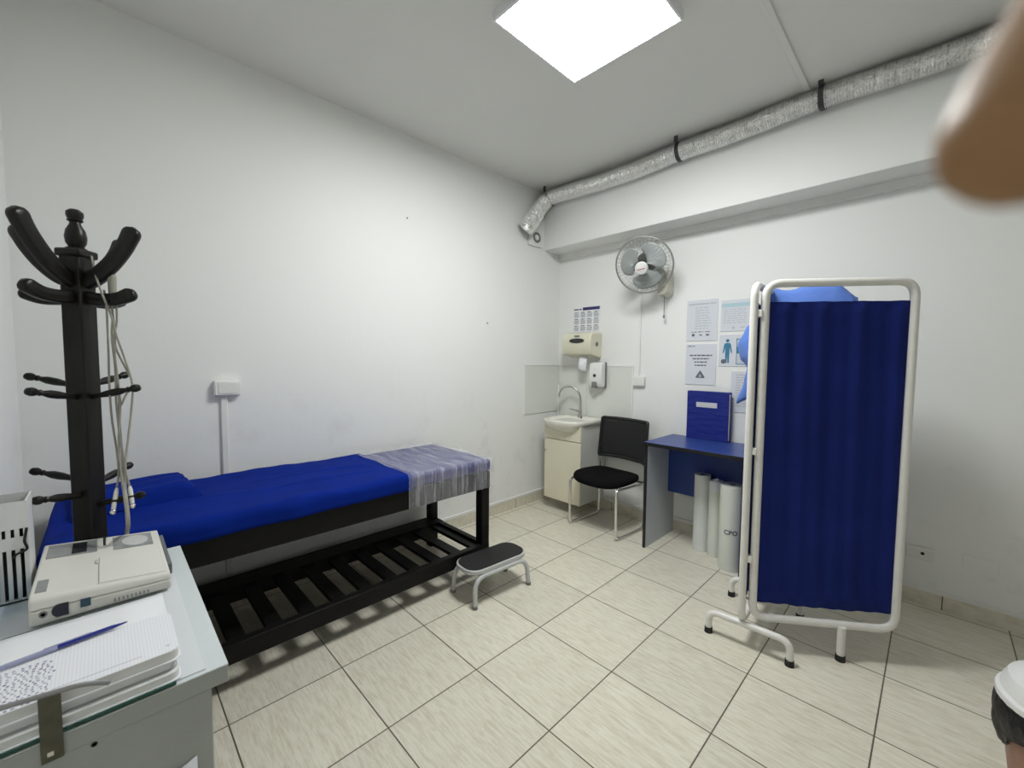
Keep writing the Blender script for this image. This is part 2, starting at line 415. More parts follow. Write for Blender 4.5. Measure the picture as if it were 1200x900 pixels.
# ------------------------------------------------------------------ foil duct along the beam
du = thing('foil_duct', (1.5, -.33, 2.68), 'crinkled silver foil ventilation duct strapped along the top of the back wall', 'duct')
path = smooth_path([(.035, -.585, 2.70), (.06, -.57, 2.735), (.075, -.50, 2.83), (.09, -.42, 2.95), (.125, -.345, 3.032), (.22, -.335, 3.045), (.6, -.335, 3.028), (1.0, -.335, 3.022), (1.42, -.335, 3.045),
                    (1.8, -.335, 3.045), (2.3, -.335, 3.066), (2.8, -.335, 3.05), (3.3, -.335, 3.06), (4.98, -.335, 3.062)], 44)
# even arc-length resampling so that the rings stay regular
acc = [0]
for i in range(1, len(path)): acc.append(acc[-1]+(path[i]-path[i-1]).length)
N = int(acc[-1]/.0075); pp = []; j = 0
for k in range(N+1):
    d = acc[-1]*k/N
    while j < len(acc)-2 and acc[j+1] < d: j += 1
    t = (d-acc[j])/max(1e-9, acc[j+1]-acc[j]); pp.append(path[j].lerp(path[j+1], t))
rs = []
for k in range(N+1):
    big = 1+.30*max(0, 1-k/75)
    rs.append(((.0665 if k % 2 else .0585) + random.uniform(-.0024, .0024))*big)
b = MB(); b.tube(pp, rs, 20, cap=False)
for q in b.v: q += Vector((random.uniform(-.0018, .0018), random.uniform(-.0018, .0018), random.uniform(-.0018, .0018)))
b.build('hose', M['foil'], du, solid=.002)
for x, z in ((.128, 3.035), (1.42, 3.045), (2.30, 3.066)):
    b = MB(); c = Vector((x, -.335, z))
    ring = [c + Vector((0, .072*math.cos(2*PI*k/24), .070*math.sin(2*PI*k/24))) for k in range(24)]
    vs = [p+Vector((dx, 0, 0)) for dx in (-.013, .013) for p in ring] + [c+(p-c)*.95+Vector((dx, 0, 0)) for dx in (-.013, .013) for p in ring]
    fs = []
    for k in range(24):
        l = (k+1) % 24
        fs += [[k, l, 24+l, 24+k], [48+k, 72+k, 72+l, 48+l], [k, 48+k, 48+l, l], [24+k, 24+l, 72+l, 72+k]]
    b.add(vs, fs); b.box(x-.013, -.415, z+.045, x+.013, -.405, H)
    b.build('strap', M['strap_dark'], du)
ex = thing('exhaust_fan', (.0, -.40, 2.58), 'small square white extractor fan high on the left wall below the duct', 'extractor fan')
MB().box(0, -.505, 2.585, .03, -.322, 2.742).build('fan_frame', M['white_plastic'], ex, bevel=.006)
MB().lathe([(.052, .0), (.052, .006), (.034, .006), (.034, 0)], (.03, -.405, 2.67), (1, 0, 0)).build('grille_ring', M['grey_plastic'], ex)
MB().lathe([(.028, 0), (.024, .008), (0, .009)], (.03, -.405, 2.67), (1, 0, 0)).build('hub', M['white_plastic'], ex)

# ------------------------------------------------------------------ wall fan
fc = Vector((1.13, -.30, 2.247)); fn = Vector((.213, -.868, -.448)).normalized()
e1 = fn.cross(Vector((0, 0, 1))).normalized(); e2 = e1.cross(fn)
fan = thing('wall_fan', (1.2, 0, 2.0), 'round wall fan with grey blades and pull cord above the chair', 'fan')
RF = .232
b = MB(); b.tube([fc+(e1*math.cos(2*PI*k/40)+e2*math.sin(2*PI*k/40))*RF for k in range(40)], .0075, 8, closed=True)
b.build('cage_rim', M['fan_wire'], fan)
def dome(sign, depth, nm, nw):
    b = MB()
    for k in range(nw):
        a = 2*PI*k/nw; d = e1*math.cos(a)+e2*math.sin(a)
        b.tube([fc+d*(RF*math.cos(t))+fn*(sign*depth*math.sin(t)) for t in (0, .35, .7, 1.0, 1.25)], .0011, 4, cap=False)
    for t in (.55, 1.0):
        b.tube([fc+(e1*math.cos(2*PI*k/32)+e2*math.sin(2*PI*k/32))*RF*math.cos(t)+fn*(sign*depth*math.sin(t)) for k in range(32)], .0012, 4, closed=True)
    return b.build(nm, M['fan_wire'], fan)
dome(1, .085, 'front_cage', 44); dome(-1, .085, 'rear_cage', 36)
for k in range(3):
    a0 = R(20+120*k)
    def bl(u, v, a0=a0):
        r = .035+(.195-.035)*u; half = R(12+44*min(1, u*1.9)**.7*(1-.30*max(0, u-.7)/.3))
        a = a0+(v-.5)*2*half; d = e1*math.cos(a)+e2*math.sin(a)
        rr = r*(1-.10*(abs(v-.5)*2)**3*(u > .5)); return fc+d*rr+fn*((v-.5)*.05*(1-.3*u))
    MB().grid(bl, 10, 10).build('blade', M['fan_blade'], fan, solid=.003)
h = MB().lathe([(.052, 0), (.052, .012), (.046, .022), (.02, .027), (0, .028)], fc+fn*.07, fn, 24).build('hub_cap', M['white_plastic'], fan)
hc = fc+fn*.099
MB().add([hc+e1*a+e2*bb for a, bb in ((-.03, .006), (-.012, .001), (.008, -.001), (.03, -.004), (.03, -.0085), (.008, -.006), (-.012, -.0035), (-.03, -.001))], [list(range(8))]).build('emblem', M['red_ink'], fan, smooth=False, solid=.001)
MB().lathe([(.085, 0), (.085, .02), (.06, .035), (.045, .12), (.03, .14), (0, .142)], fc-fn*.085, -fn, 24).build('motor', M['fan_motor'], fan)
MB().tube(smooth_path([fc-fn*.19+Vector((.0, .0, -.01)), Vector((1.185, -.10, 2.23)), Vector((1.20, -.06, 2.15))], 5), .026, 12).build('neck', M['fan_case'], fan)
MB().prism(rrect(1.135, 2.0, 1.255, 2.24, .045), -.001, -.10, to=lambda a, bb, h: (a if h > -.05 else 1.195+(a-1.195)*.72, h, bb if h > -.05 else 2.12+(bb-2.12)*.8)).build('wall_bracket', M['fan_case'], fan, bevel=.008)
b = MB(); b.tube([(1.20, -.06, 2.03), (1.20, -.06, 1.86)], .0035, 6); b.lathe([(.004, .03), (.008, .02), (.009, 0), (.0, -.001)], (1.20, -.06, 1.83))
b.build('pull_cord', M['grey_plastic'], fan)
sw = thing('switch_box', (.96, 0, 1.232), 'white surface socket box below the wall fan with thin conduit rising to it', 'socket')
MB().box(.908, -.035, 1.232, 1.018, 0, 1.322).build('box', M['white_plastic'], sw, bevel=.006)
MB().box(.945, -.014, 1.322, .962, 0, 2.10).build('conduit', M['white_plastic'], sw, bevel=.003)
MB().box(.935, -.038, 1.252, .99, -.035, 1.302).build('faceplate', M['white_enamel'], sw, bevel=.002)

# ------------------------------------------------------------------ wall sockets
o1 = thing('wall_socket', (0, -3.01, 1.24), 'white double socket box with conduit on the left wall behind the couch', 'socket')
MB().box(0, -3.072, 1.243, .04, -2.945, 1.328).build('box', M['white_plastic'], o1, bevel=.006)
MB().box(.04, -3.055, 1.255, .043, -2.962, 1.316).build('faceplate', M['white_enamel'], o1, bevel=.003)
MB().box(0, -3.04, .12, .017, -3.008, 1.243).build('conduit', M['white_plastic'], o1, bevel=.004)
o2 = thing('wall_socket', (2.84, 0, .27), 'grey-white socket low on the back wall right of the folding screen', 'socket')
MB().box(2.785, -.018, .272, 2.90, 0, .350).build('faceplate', M['white_plastic'], o2, bevel=.004)
MB().lathe([(.009, 0), (.009, .002), (0, .002)], (2.855, -.0195, .315), (0, -1, 0)).build('socket_hole', M['black_rubber'], o2)
MB().box(2.80, -.0195, .286, 2.885, -.018, .338).build('insert', M['white_enamel'], o2, bevel=.002)
tag(MB().box(3.02, -.006, .285, 3.158, 0, .365).build('blank_plate', M['wall'], bevel=.002), 'blank cover plate painted over low on the back wall', 'cover plate')
for x, z in ((2.552, 1.815), (2.648, 1.815), (2.728, 1.83)):
    tag(MB().lathe([(.006, 0), (.006, .006), (.002, .008), (0, .008)], (x, 0, z), (0, -1, 0), 10).build('wall_screw', M['grey_plastic']),
        'small screw in the back wall above the folding screen, one of three in a row', 'screw', 'screws above the screen')
for y, z in ((-1.83, 2.525), (-1.02, 1.79)):
    tag(MB().lathe([(.007, 0), (.006, .004), (0, .005)], (0, y, z), (1, 0, 0), 10).build('nail', M['grey_plastic']),
        'small dark nail stub in the left wall, upper one' if z > 2 else 'small dark nail stub in the left wall, lower one', 'nail')

# ------------------------------------------------------------------ wash basin cabinet
vn = thing('vanity_unit', (.4, -.21, .1), 'cream washbasin cabinet with ivory basin hung in the room corner', 'washbasin')
MB().box(.182, -.40, .112, .612, -.02, .872).build('cabinet', M['cream_side'], vn, bevel=.003)
MB().box(.180, -.42, .705, .614, -.40, .872).build('front_panel', M['cream'], vn, bevel=.003)
dr = MB().box(.180, -.42, .112, .614, -.40, .697).build('door', M['cream'], vn, bevel=.003)
MB().lathe([(.005, 0), (.005, .012), (.011, .018), (.011, .026), (0, .028)], (.205, -.42, .582), (0, -1, 0), 14).build('knob', M['chrome'], dr)
def brim(f, z, cx=.398, cy=-.245, hx=.238, hy=.225, belly=0.0, n=40):
    out = []
    for k in range(n):
        a = 2*PI*k/n; c, s = math.cos(a), math.sin(a)
        ex = 2/5.0
        x = math.copysign(abs(c)**ex, c)*hx*f; y = math.copysign(abs(s)**ex, s)*hy*f
        if s < 0: y -= belly*(1-(x/(hx*max(f, .01)))**2)*f
        out.append(Vector((cx+x, cy+y, z)))
    return out
b = MB()
rings = [brim(.30, .765, cy=-.31, belly=.02), brim(.55, .785, cy=-.30, belly=.04), brim(.78, .815, cy=-.275, belly=.045), brim(.93, .85, cy=-.255, belly=.05),
         brim(.995, .868, belly=.05), brim(1.0, .882, belly=.05), brim(.995, .895, belly=.05), brim(.975, .899, belly=.05), brim(.84, .893, cy=-.255, belly=.045), brim(.78, .886, cy=-.27, hy=.20, belly=.05),
         brim(.68, .85, cy=-.285, hy=.19, belly=.04), brim(.45, .81, cy=-.29, hy=.19, belly=.03), brim(.12, .80, cy=-.29, hy=.19)]
b.loft(rings); b.build('basin', M['ceramic'], vn, angle=60)
MB().lathe([(.022, 0), (.022, .003), (.012, .004), (0, .004)], (.405, -.29, .801)).build('drain', M['chrome'], vn)
MB().lathe([(.009, 0), (.009, .002), (0, .002)], (.395, -.115, .889), (0, -1, .35), 12).build('overflow', M['black_rubber'], vn)
fa = thing('gooseneck_tap', (.36, -.085, .896), 'chrome gooseneck tap on the back of the ivory washbasin', 'tap')
b = MB(); b.lathe([(.026, 0), (.026, .012), (.017, .018), (.016, .07), (.012, .085), (0, .086)], (.36, -.085, .894))
b.build('base', M['brushed'], fa)
MB().tube(smooth_path([(.36, -.085, .97), (.362, -.085, 1.06), (.345, -.095, 1.13), (.30, -.11, 1.178), (.24, -.13, 1.195), (.185, -.15, 1.178), (.155, -.16, 1.135), (.148, -.165, 1.11)], 6), .0095, 12).build('spout', M['brushed'], fa)
MB().lathe([(.012, 0), (.013, -.03), (0, -.031)], (.148, -.165, 1.115)).build('nozzle', M['brushed'], fa)
MB().tube([(.352, -.095, .945), (.315, -.14, .965), (.285, -.165, .972)], [.011, .009, .007], 10).build('handle', M['brushed'], fa)

# ------------------------------------------------------------------ towel dispenser, soap dispenser, wall calendar
td = thing('paper_towel_dispenser', (.37, 0, 1.5), 'ivory paper towel dispenser with a sheet hanging out above the washbasin', 'towel dispenser')
prof = [(0, 1.735), (-.12, 1.735), (-.17, 1.722), (-.195, 1.69), (-.20, 1.62), (-.19, 1.545), (-.175, 1.515), (-.05, 1.49), (0, 1.49)]
MB().prism(prof, .20, .545, to=lambda a, bb, h: (h, a, bb)).build('case', M['towel_case'], td, bevel=.012, segs=3)
MB().add([(.385+.088*math.cos(2*PI*k/28), -.2015, 1.652+.0 + .024*math.sin(2*PI*k/28)*(1)) for k in range(28)], [list(range(28))]).build('window', M['dark_window'], td, smooth=False, solid=.006)
MB().box(.355, -.2035, 1.692, .415, -.196, 1.703).build('maker_mark', M['grey_plastic'], td)
MB().lathe([(.022, 0), (.022, .003), (0, .003)], (.545, -.09, 1.62), (1, 0, 0), 16).build('lock', M['grey_plastic'], td)
MB().grid(lambda u, v: (.375+.09*u-.012*v, -.125-.02*math.sin(v*3)-.008*math.sin(u*5), 1.505-.145*v-.012*u*v), 6, 8).build('paper_sheet', M['paper'], td, solid=.002)
sd = thing('soap_dispenser', (.545, 0, 1.19), 'white soap dispenser with dark back fixed beside the paper towel dispenser', 'soap dispenser')
MB().box(.475, -.035, 1.195, .617, -.0125, 1.445).build('backplate', M['grey_plastic'], sd, bevel=.008)
prof = [(-.035, 1.445), (-.09, 1.44), (-.105, 1.42), (-.112, 1.30), (-.105, 1.225), (-.09, 1.20), (-.035, 1.20)]
MB().prism(prof, .47, .614, to=lambda a, bb, h: (h, a, bb)).build('cover', M['white_plastic'], sd, bevel=.012, segs=3)
MB().lathe([(.016, 0), (.016, .004), (0, .004)], (.54, -.1115, 1.315), (0, -1, 0), 18).build('window', M['dark_window'], sd)
MB().lathe([(.014, 0), (.014, .003), (0, .003)], (.545, -.109, 1.385), (0, -1, 0), 18).build('logo', M['paper'], sd)
MB().box(.505, -.113, 1.195, .565, -.085, 1.255).build('push_bar', M['grey_plastic'], sd, bevel=.006)

def dashes(b, x0, x1, z, h, y, word=(.015, .04), gap=.008):
    x = x0
    while x < x1-.004:
        w = min(random.uniform(*word), x1-x); b.box(x, y-.0008, z, x+w, y, z+h); x += w+gap
cal = thing('wall_calendar', (.35, 0, 1.75), 'small white year calendar with navy header above the towel dispenser', 'calendar')
MB().box(.188, -.004, 1.75, .515, 0, 2.0).build('sheet', M['paper'], cal)
b = MB(); b.box(.31, -.005, 1.968, .512, -.004, 1.998); b.build('header', M['ink_navy'], cal)
b = MB(); dashes(b, .20, .295, 1.974, .014, -.004, (.04, .06)); b.build('heading', M['ink'], cal)
b = MB()
for r in range(3):
    for c in range(4):
        cx = .20+c*.08; cz = 1.955-r*.068
        dashes(b, cx+.008, cx+.058, cz-.010, .008, -.004, (.03, .05))
        for k in range(5): dashes(b, cx+.004, cx+.064, cz-.021-k*.0085, .0048, -.004, (.005, .009), .004)
b.build('print', M['ink'], cal)

# ------------------------------------------------------------------ notices on the wall
def notice(x0, x1, z0, z1, label, tilt=0):
    t = thing('paper_notice', ((x0+x1)/2, 0, z0), label, 'notice', 'notices over the blue table')
    MB().box(x0, -.005, z0, x1, -.0005, z1).build('sleeve', M['sleeve'], t, bevel=.001)
    return t
t = notice(1.376, 1.622, 1.630, 1.964, 'printed notice in clear sleeve over the blue table, upper left of five')
b = MB(); dashes(b, 1.39, 1.61, 1.925, .010, -.0052, (.12, .2)); b.build('heading', M['ink_light'], t)
b = MB()
for k in range(9): dashes(b, 1.445, 1.545+random.uniform(0, .03), 1.895-k*.021, .006, -.0052, (.02, .05))
b.build('print', M['ink_light'], t)
b = MB()
for x in (1.43, 1.485, 1.54): dashes(b, x-.012, x+.03, 1.700, .006, -.0052)
b.build('caption', M['ink'], t); b = MB(); b.lathe([(.012, 0), (.012, .001), (0, .001)], (1.433, -.005, 1.678), (0, -1, 0), 12); b.build('emblem', M['ink'], t)
for xa, za, xb, zb in ((1.483, 1.672, 1.503, 1.682), (1.535, 1.670, 1.56, 1.684)): MB().box(xa, -.006, za, xb, -.005, zb).build('emblem', M['ink'], t)
t = notice(1.378, 1.622, 1.268, 1.603, 'printed notice with black warning triangle over the blue table')
b = MB(); dashes(b, 1.395, 1.45, 1.583, .007, -.0052); b.build('heading', M['ink'], t)
b = MB()
for k, (xa, xb) in enumerate(((1.41, 1.59), (1.435, 1.565), (1.45, 1.55), (1.455, 1.545))): dashes(b, xa, xb, 1.505-k*.027, .010, -.0052, (.012, .035), .005)
b.build('print', M['ink'], t)
b = MB(); b.prism([(1.465, 1.325), (1.535, 1.325), (1.535, 1.335), (1.503, 1.385), (1.497, 1.385), (1.465, 1.335)], -.0065, -.005, to=lambda a, bb, h: (a, h, bb)); b.build('warning_triangle', M['ink'], t)
b = MB(); b.prism([(1.488, 1.334), (1.512, 1.334), (1.50, 1.36)], -.0072, -.0066, to=lambda a, bb, h: (a, h, bb)); b.build('triangle_symbol', M['ink_light'], t)
t = notice(1.645, 1.90, 1.698, 1.942, 'notice in glossy sleeve with pale teal heading and green corner block')
b = MB(); b.box(1.65, -.0058, 1.885, 1.895, -.005, 1.915); b.build('heading', M['ink_pale_teal'], t)
b = MB(); b.box(1.86, -.0058, 1.80, 1.895, -.005, 1.88); b.build('green_block', M['ink_green'], t)
b = MB()
for k in range(7): dashes(b, 1.665, 1.83, 1.865-k*.017, .005, -.0052)
b.build('text_lines', M['ink_light'], t); b = MB(); b.lathe([(.01, 0), (.01, .001), (0, .001)], (1.74, -.005, 1.725), (0, -1, 0), 12); b.build('emblem', M['ink_light'], t); b = MB(); dashes(b, 1.79, 1.82, 1.722, .008, -.0052)
b.build('caption', M['ink_light'], t)
t = notice(1.640, 1.89, 1.425, 1.672, 'notice with teal figure of a patient and teal framed table')
# teal human silhouette
b = MB(); P_ = lambda a, bb, h: (a, h, bb)
b.lathe([(.013, 0), (.013, .001), (0, .001)], (1.703, -.005, 1.625), (0, -1, 0), 16)
b.prism([(1.686, 1.607), (1.72, 1.607), (1.728, 1.595), (1.738, 1.53), (1.730, 1.527), (1.720, 1.575), (1.719, 1.53), (1.716, 1.45), (1.706, 1.45), (1.703, 1.52), (1.700, 1.45), (1.690, 1.45), (1.687, 1.53), (1.686, 1.575), (1.676, 1.527), (1.668, 1.53), (1.678, 1.595)], -.0062, -.005, to=P_)
b.build('figure', M['ink_blue'], t)
b = MB(); b.lathe([(.018, 0), (.018, .0015), (0, .0015)], (1.676, -.005, 1.463), (0, -1, 0), 18); b.build('round_badge', M['ink'], t)
b = MB(); b.box(1.768, -.0062, 1.44, 1.85, -.005, 1.446); b.box(1.768, -.0062, 1.632, 1.85, -.005, 1.638); b.box(1.768, -.0062, 1.44, 1.773, -.005, 1.638); b.box(1.845, -.0062, 1.44, 1.85, -.005, 1.638); b.box(1.773, -.0062, 1.525, 1.845, -.005, 1.58)
b.build('framed_table', M['ink_blue'], t)
b = MB()
for k in range(4): dashes(b, 1.78, 1.84, 1.51-k*.018, .008, -.0052, (.01, .02), .004)
b.build('text_lines', M['ink_light'], t); b = MB()
for k in range(2): dashes(b, 1.78, 1.84, 1.615-k*.018, .006, -.0052, (.02, .04), .004)
b.build('print', M['ink_light'], t)
t = notice(1.738, 1.965, 1.068, 1.385, 'notice partly hidden by the hanging gown, lowest over the blue table')
b = MB()
for k in range(13): dashes(b, 1.775, 1.93, 1.355-k*.02, .008, -.0052, (.015, .05))
b.build('print', M['ink_light'], t)

# ------------------------------------------------------------------ blue table with binder and rolls
tb = thing('side_table', (1.665, -.29, 0), 'small blue-topped table with grey side panel against the back wall', 'table')
TX0, TX1, TY0, TY1, TZ = 1.30, 2.03, -.545, -.03, .836
MB().box(TX0, TY0+.004, TZ-.026, TX1, TY1, TZ).build('tabletop', M['desk_blue'], tb, bevel=.002)
b = MB(); b.box(TX0-.004, TY0, TZ-.027, TX1+.004, TY0+.004, TZ-.001); b.box(TX0-.004, TY0, TZ-.027, TX0, TY1, TZ-.001); b.build('top_edging', M['edge_black'], tb)
MB().box(1.308, -.532, 0, 1.330, -.045, TZ-.026).build('side_panel', M['desk_grey'], tb)
MB().box(1.3075, -.537, 0, 1.3305, -.532, TZ-.027).build('panel_edging', M['edge_black'], tb)
MB().box(2.0, -.532, 0, 2.022, -.045, TZ-.026).build('side_panel', M['desk_blue'], tb)
MB().box(1.9995, -.537, 0, 2.0225, -.532, TZ-.027).build('panel_edging', M['edge_black'], tb)
MB().box(1.330, -.165, .375, 2.0, -.147, TZ-.026).build('modesty_panel', M['desk_blue'], tb)
bi = thing('ring_binder', (1.60, -.05, TZ), 'blue ring binder standing upright on the blue table', 'binder')
MB().box(1.442, -.100, TZ, 1.762, -.094, 1.222).build('front_cover', M['binder_blue'], bi, bevel=.002)
MB().box(1.442, -.048, TZ, 1.762, -.042, 1.222).build('back_cover', M['binder_blue'], bi, bevel=.002)
MB().box(1.440, -.098, TZ, 1.446, -.044, 1.222).build('spine', M['binder_blue'], bi, bevel=.002)
MB().box(1.45, -.092, TZ+.01, 1.756, -.050, 1.205).build('papers', M['page_edges'], bi)
MB().box(1.515, -.1025, 1.095, 1.675, -.100, 1.135).build('label_holder', M['silver_label'], bi, bevel=.001)
def roll(cx, cy, r, h, name_label, m):
    t = thing('paper_roll', (cx, cy, 0), name_label, 'paper roll', 'rolls under the blue table')
    MB().lathe([(r, 0), (r, h), (.02, h), (.02, h-.05), (.001, h-.05)], (cx, cy, 0), n=28).build('roll', m, t)
    MB().lathe([(.024, h-.02), (.024, h+.001), (.019, h+.001), (.019, h-.04), (.001, h-.04)], (cx, cy, 0), n=20).build('core', M['ink'], t)
    return t
roll(1.638, -.236, .058, .592, 'tall slim white paper roll, leftmost under the blue table', M['roll_white'])
t = roll(1.752, -.262, .054, .545, 'middle white paper roll with crumpled clear wrap on top', M['roll_plastic'])
MB().lathe([(.055, .50), (.056, .55), (.045, .572), (.030, .566), (.012, .585), (.0, .58)], (1.752, -.262, 0), n=14).build('wrap', M['clear_cover'], t)
t = roll(1.898, -.388, .077, .600, 'thick plastic-wrapped roll with dark lettering, nearest the folding screen', M['roll_plastic'])
rc = Vector((1.898, -.388, 0))
def on_roll(x, y, z):
    a = R(-73)+x/.077; return rc+Vector(((.0775+z)*math.cos(a), (.0775+z)*math.sin(a), .265+y))
text('lettering', 'CPO', .044, M['ink'], t, on_roll, bold=.0012)

# ------------------------------------------------------------------ visitor chair
ch = thing('visitor_chair', (.86, -.33, 0), 'black mesh-backed chair on chrome sled base beside the washbasin', 'chair')
CM = Matrix.Translation((.868, -.590, 0)) @ Matrix.Rotation(R(-3.5), 4, 'Z')    # local: x across, y towards the wall, origin between front feet
hw = .243
b = MB()
for s in (-1, 1):
    b.tube(rpath([(s*(hw-.01), .05, .425), (s*hw, -.005, .41), (s*hw, .0, .012), (s*hw, .42, .012), (s*hw, .415, .38), (s*(hw-.01), .43, .62), (s*(hw-.012), .438, .70)], .05), .0115, 10)
b.tube([(-hw+.01, .05, .425), (hw-.01, .05, .425)], .010, 8); b.tube([(-hw, .415, .40), (hw, .415, .40)], .010, 8)
b.tube([(-hw+.002, .02, .415), (-hw+.002, .415, .40)], .010, 8); b.tube([(hw-.002, .02, .415), (hw-.002, .415, .40)], .010, 8)
b.xf(CM).build('sled_frame', M['chrome'], ch)
def seat_ring(f, z, n=44):
    out = []
    for k in range(n):
        t = 2*PI*k/n; c, q = math.cos(t), math.sin(t); e = .52
        x = math.copysign(abs(c)**e, c)*(hw+.012)*f; y = math.copysign(abs(q)**e, q)*.225*f
        x *= 1-.08*max(0, y/.225)
        out.append(Vector((x, .195+y-(.03*(1-(x/hw)**2) if y < 0 else 0)*f, z-(.012*(-y/.225)**2 if y < 0 else 0)+.010*abs(x/hw)**2)))
    return out
b = MB().loft([seat_ring(.86, .415), seat_ring(.95, .420), seat_ring(.995, .434), seat_ring(1.0, .450), seat_ring(.975, .466), seat_ring(.90, .474), seat_ring(.6, .474), seat_ring(.25, .472)])
b.xf(CM).build('seat', M['seat_black'], ch, angle=80)
MB().box(-.15, .08, .405, .15, .37, .43).xf(CM).build('seat_pan', M['plastic_black'], ch, bevel=.006)
def backy(x, z): return .405+.05*(1-(x/hw)**2)+(z-.56)*.10
outl = [(-hw-.002, .565), (-hw+.005, .925)] + [((k/5-1)*(hw-.03), .925) for k in range(11)] + [(hw-.005, .925), (hw+.002, .565)] + [((1-k/5)*(hw-.03), .575) for k in range(11)]
pts = rpath([(x, backy(x, z), z) for x, z in outl], .03, 4, closed=True)
b = MB(); b.tube(pts, .0145, 10, closed=True); b.xf(CM).build('back_frame', M['plastic_black'], ch)
MB().grid(lambda u, v: ((u-.5)*2*(hw-.006), backy((u-.5)*2*(hw-.006), .572+.352*v)-.004, .572+.352*v), 14, 10).xf(CM).build('back_mesh', M['mesh_black'], ch, solid=.004)

# ------------------------------------------------------------------ examination couch
co = thing('examination_couch', (.43, -2.67, 0), 'long black wooden examination couch along the left wall', 'couch')
CX0, CX1, CY0, CY1 = .085, .780, -3.68, -1.668
for x in (CX1-.065, CX0+.02):
    for y in (CY1-.07, CY0+.04):
        MB().box(x, y, 0, x+.065, y+.065, .66).build('leg', M['blackwood'], co, bevel=.004)
b = MB(); b.box(CX1-.03, CY0, .598, CX1, CY1, .71); b.box(CX0, CY0, .598, CX0+.03, CY1, .71); b.box(CX0+.03, CY1-.03, .598, CX1-.03, CY1, .71); b.box(CX0+.03, CY0, .598, CX1-.03, CY0+.03, .71)
b.build('apron', M['blackwood'], co, bevel=.003)
MB().box(CX0+.01, CY0+.01, .69, CX1-.01, CY1-.01, .712).build('couch_board', M['blackwood'], co)
MB().box(CX1-.042, CY0+.03, .128, CX1+.002, CY1-.006, .216).build('front_rail', M['blackwood'], co, bevel=.004)
MB().box(CX0+.015, CY0+.03, .128, CX0+.16, CY1-.006, .216).build('rear_rail', M['blackwood'], co, bevel=.004)
for y in (CY1-.035, CY0+.06):
    MB().box(CX0+.16, y-.02, .15, CX1-.042, y+.02, .216).build('end_rail', M['blackwood'], co, bevel=.003)
y = -1.67
while y > CY0+.09:
    y -= .153/1
    MB().box(CX0+.14, y+.0765-.036, .176, CX1-.03, y+.0765+.036, .198).build('slat', M['blackwood'], co, bevel=.003) if y+.0765 > CY0+.1 else None
MB().box(CX0-.005, CY0-.005, .712, CX1+.006, CY1+.008, .791).build('mattress', M['mattress'], co, bevel=.024, segs=4)
def drape(sx0, sx1, sy0, sy1, top, rx, drop0, drop1, dropA, dropB, wr):
    """cloth lying on the mattress; s runs wall->front, t runs along y; hangs by drop* at the four sides (0 = open edge)"""
    def side(p, lo, hi, d0, d1):
        L0 = d0; L1 = d1; W = hi-lo; q = p*(W+L0+L1)-L0
        if q < 0: return lo, min(-q, L0)
        if q > W: return hi, min(q-W, L1)
        return lo+q, 0
    def fn(u, v):
        x, dx = side(u, sx0, sx1, drop0, drop1); y, dy = side(v, sy0, sy1, dropA, dropB)
        # rounded shoulder
        def sh(d, p, lo, hi, d0, d1):
            e = 0
            if d1 and p > hi-rx and d == 0: e = (p-(hi-rx))/rx; return rx*(1-math.sqrt(max(0, 1-e*e)))*.55
            if d0 and p < lo+rx and d == 0: e = ((lo+rx)-p)/rx; return rx*(1-math.sqrt(max(0, 1-e*e)))*.55
            return rx*.55 if d > 0 else 0
        z = top - max(dx, dy) - max(sh(dx, x, sx0, sx1, drop0, drop1), sh(dy, y, sy0, sy1, dropA, dropB))
        w = wr(x, y, dx, dy)*(.45 if dy > 0 else 1)
        if dx > 0: return Vector((x+abs(w), y, z))
        if dy > 0: return Vector((x, y-abs(w) if v < .5 else y+abs(w), z))
        return Vector((x, y, z+w))
    return fn
def wr_sheet(x, y, dx, dy):
    s = .0036*math.sin(3.0*x+11*y+2*math.sin(5*x+1.5*y)) + .0022*math.sin(17*x-4*y+1.3*math.sin(6*y)) + .0014*math.sin(41*y+9*x)
    fold = .009*math.exp(-((x-.52-.07*(y+2.7)-.02*math.sin(4*y))/.018)**2)*max(0, math.sin((y+3.3)*1.9)) + .007*math.exp(-((x-.36-.10*(y+2.6))/.02)**2)*max(0, math.sin((y+3.1)*2.3))
    fold *= min(1, max(0, (-2.34-y)/.12)); s *= min(1, max(.2, (-2.28-y)/.15))
    return max(-.002, s+.004+fold)+(.004*math.sin(19*y) if dx or dy else 0)
MB().grid(drape(.06, .792, CY0-.012, -2.262, .797, .03, .05, .068, .10, 0, wr_sheet), 60, 150).build('bed_sheet', M['sheet'], None, solid=.003, angle=80)
sh = bpy.data.objects['bed_sheet']; tag(sh, 'royal blue sheet spread over the near part of the couch mattress', 'sheet')
def wr_film(x, y, dx, dy):
    edge = min(1, max(0, (x-.055)/.08))
    return edge*(.0028+.0022*math.sin(41*y+3*math.sin(7*x))+.0016*math.sin(97*y+13*x)+.0014*math.sin(23*x+31*y)+.0012*math.sin(120*y-9*x))
fl = MB().grid(drape(.055, .803, -2.30, CY1+.016, .806, .03, 0, .180, 0, .085, wr_film), 90, 130).build('plastic_wrap', M['film'], None, angle=80)
tag(fl, 'clear crinkled plastic film wrapped over the far end of the couch', 'plastic film')
pl = MB()
def pil(u, v, top):
    x = (u-.5)*2; y = (v-.5)*2; ed = max(abs(x), abs(y)); t = (1-ed**9)
    return Vector((.30+x*.17-.02*y, -3.42+y*.215+.01*x, (.806+.068*t+.004*math.sin(9*x+4*y)) if top else .806))
pl.grid(lambda u, v: pil(u, v, True), 20, 20); pl.grid(lambda u, v: pil(u, v, False), 20, 20)
tag(pl.build('pillow', M['sheet'], angle=75), 'flat blue folded pillow at the near end of the couch', 'pillow')

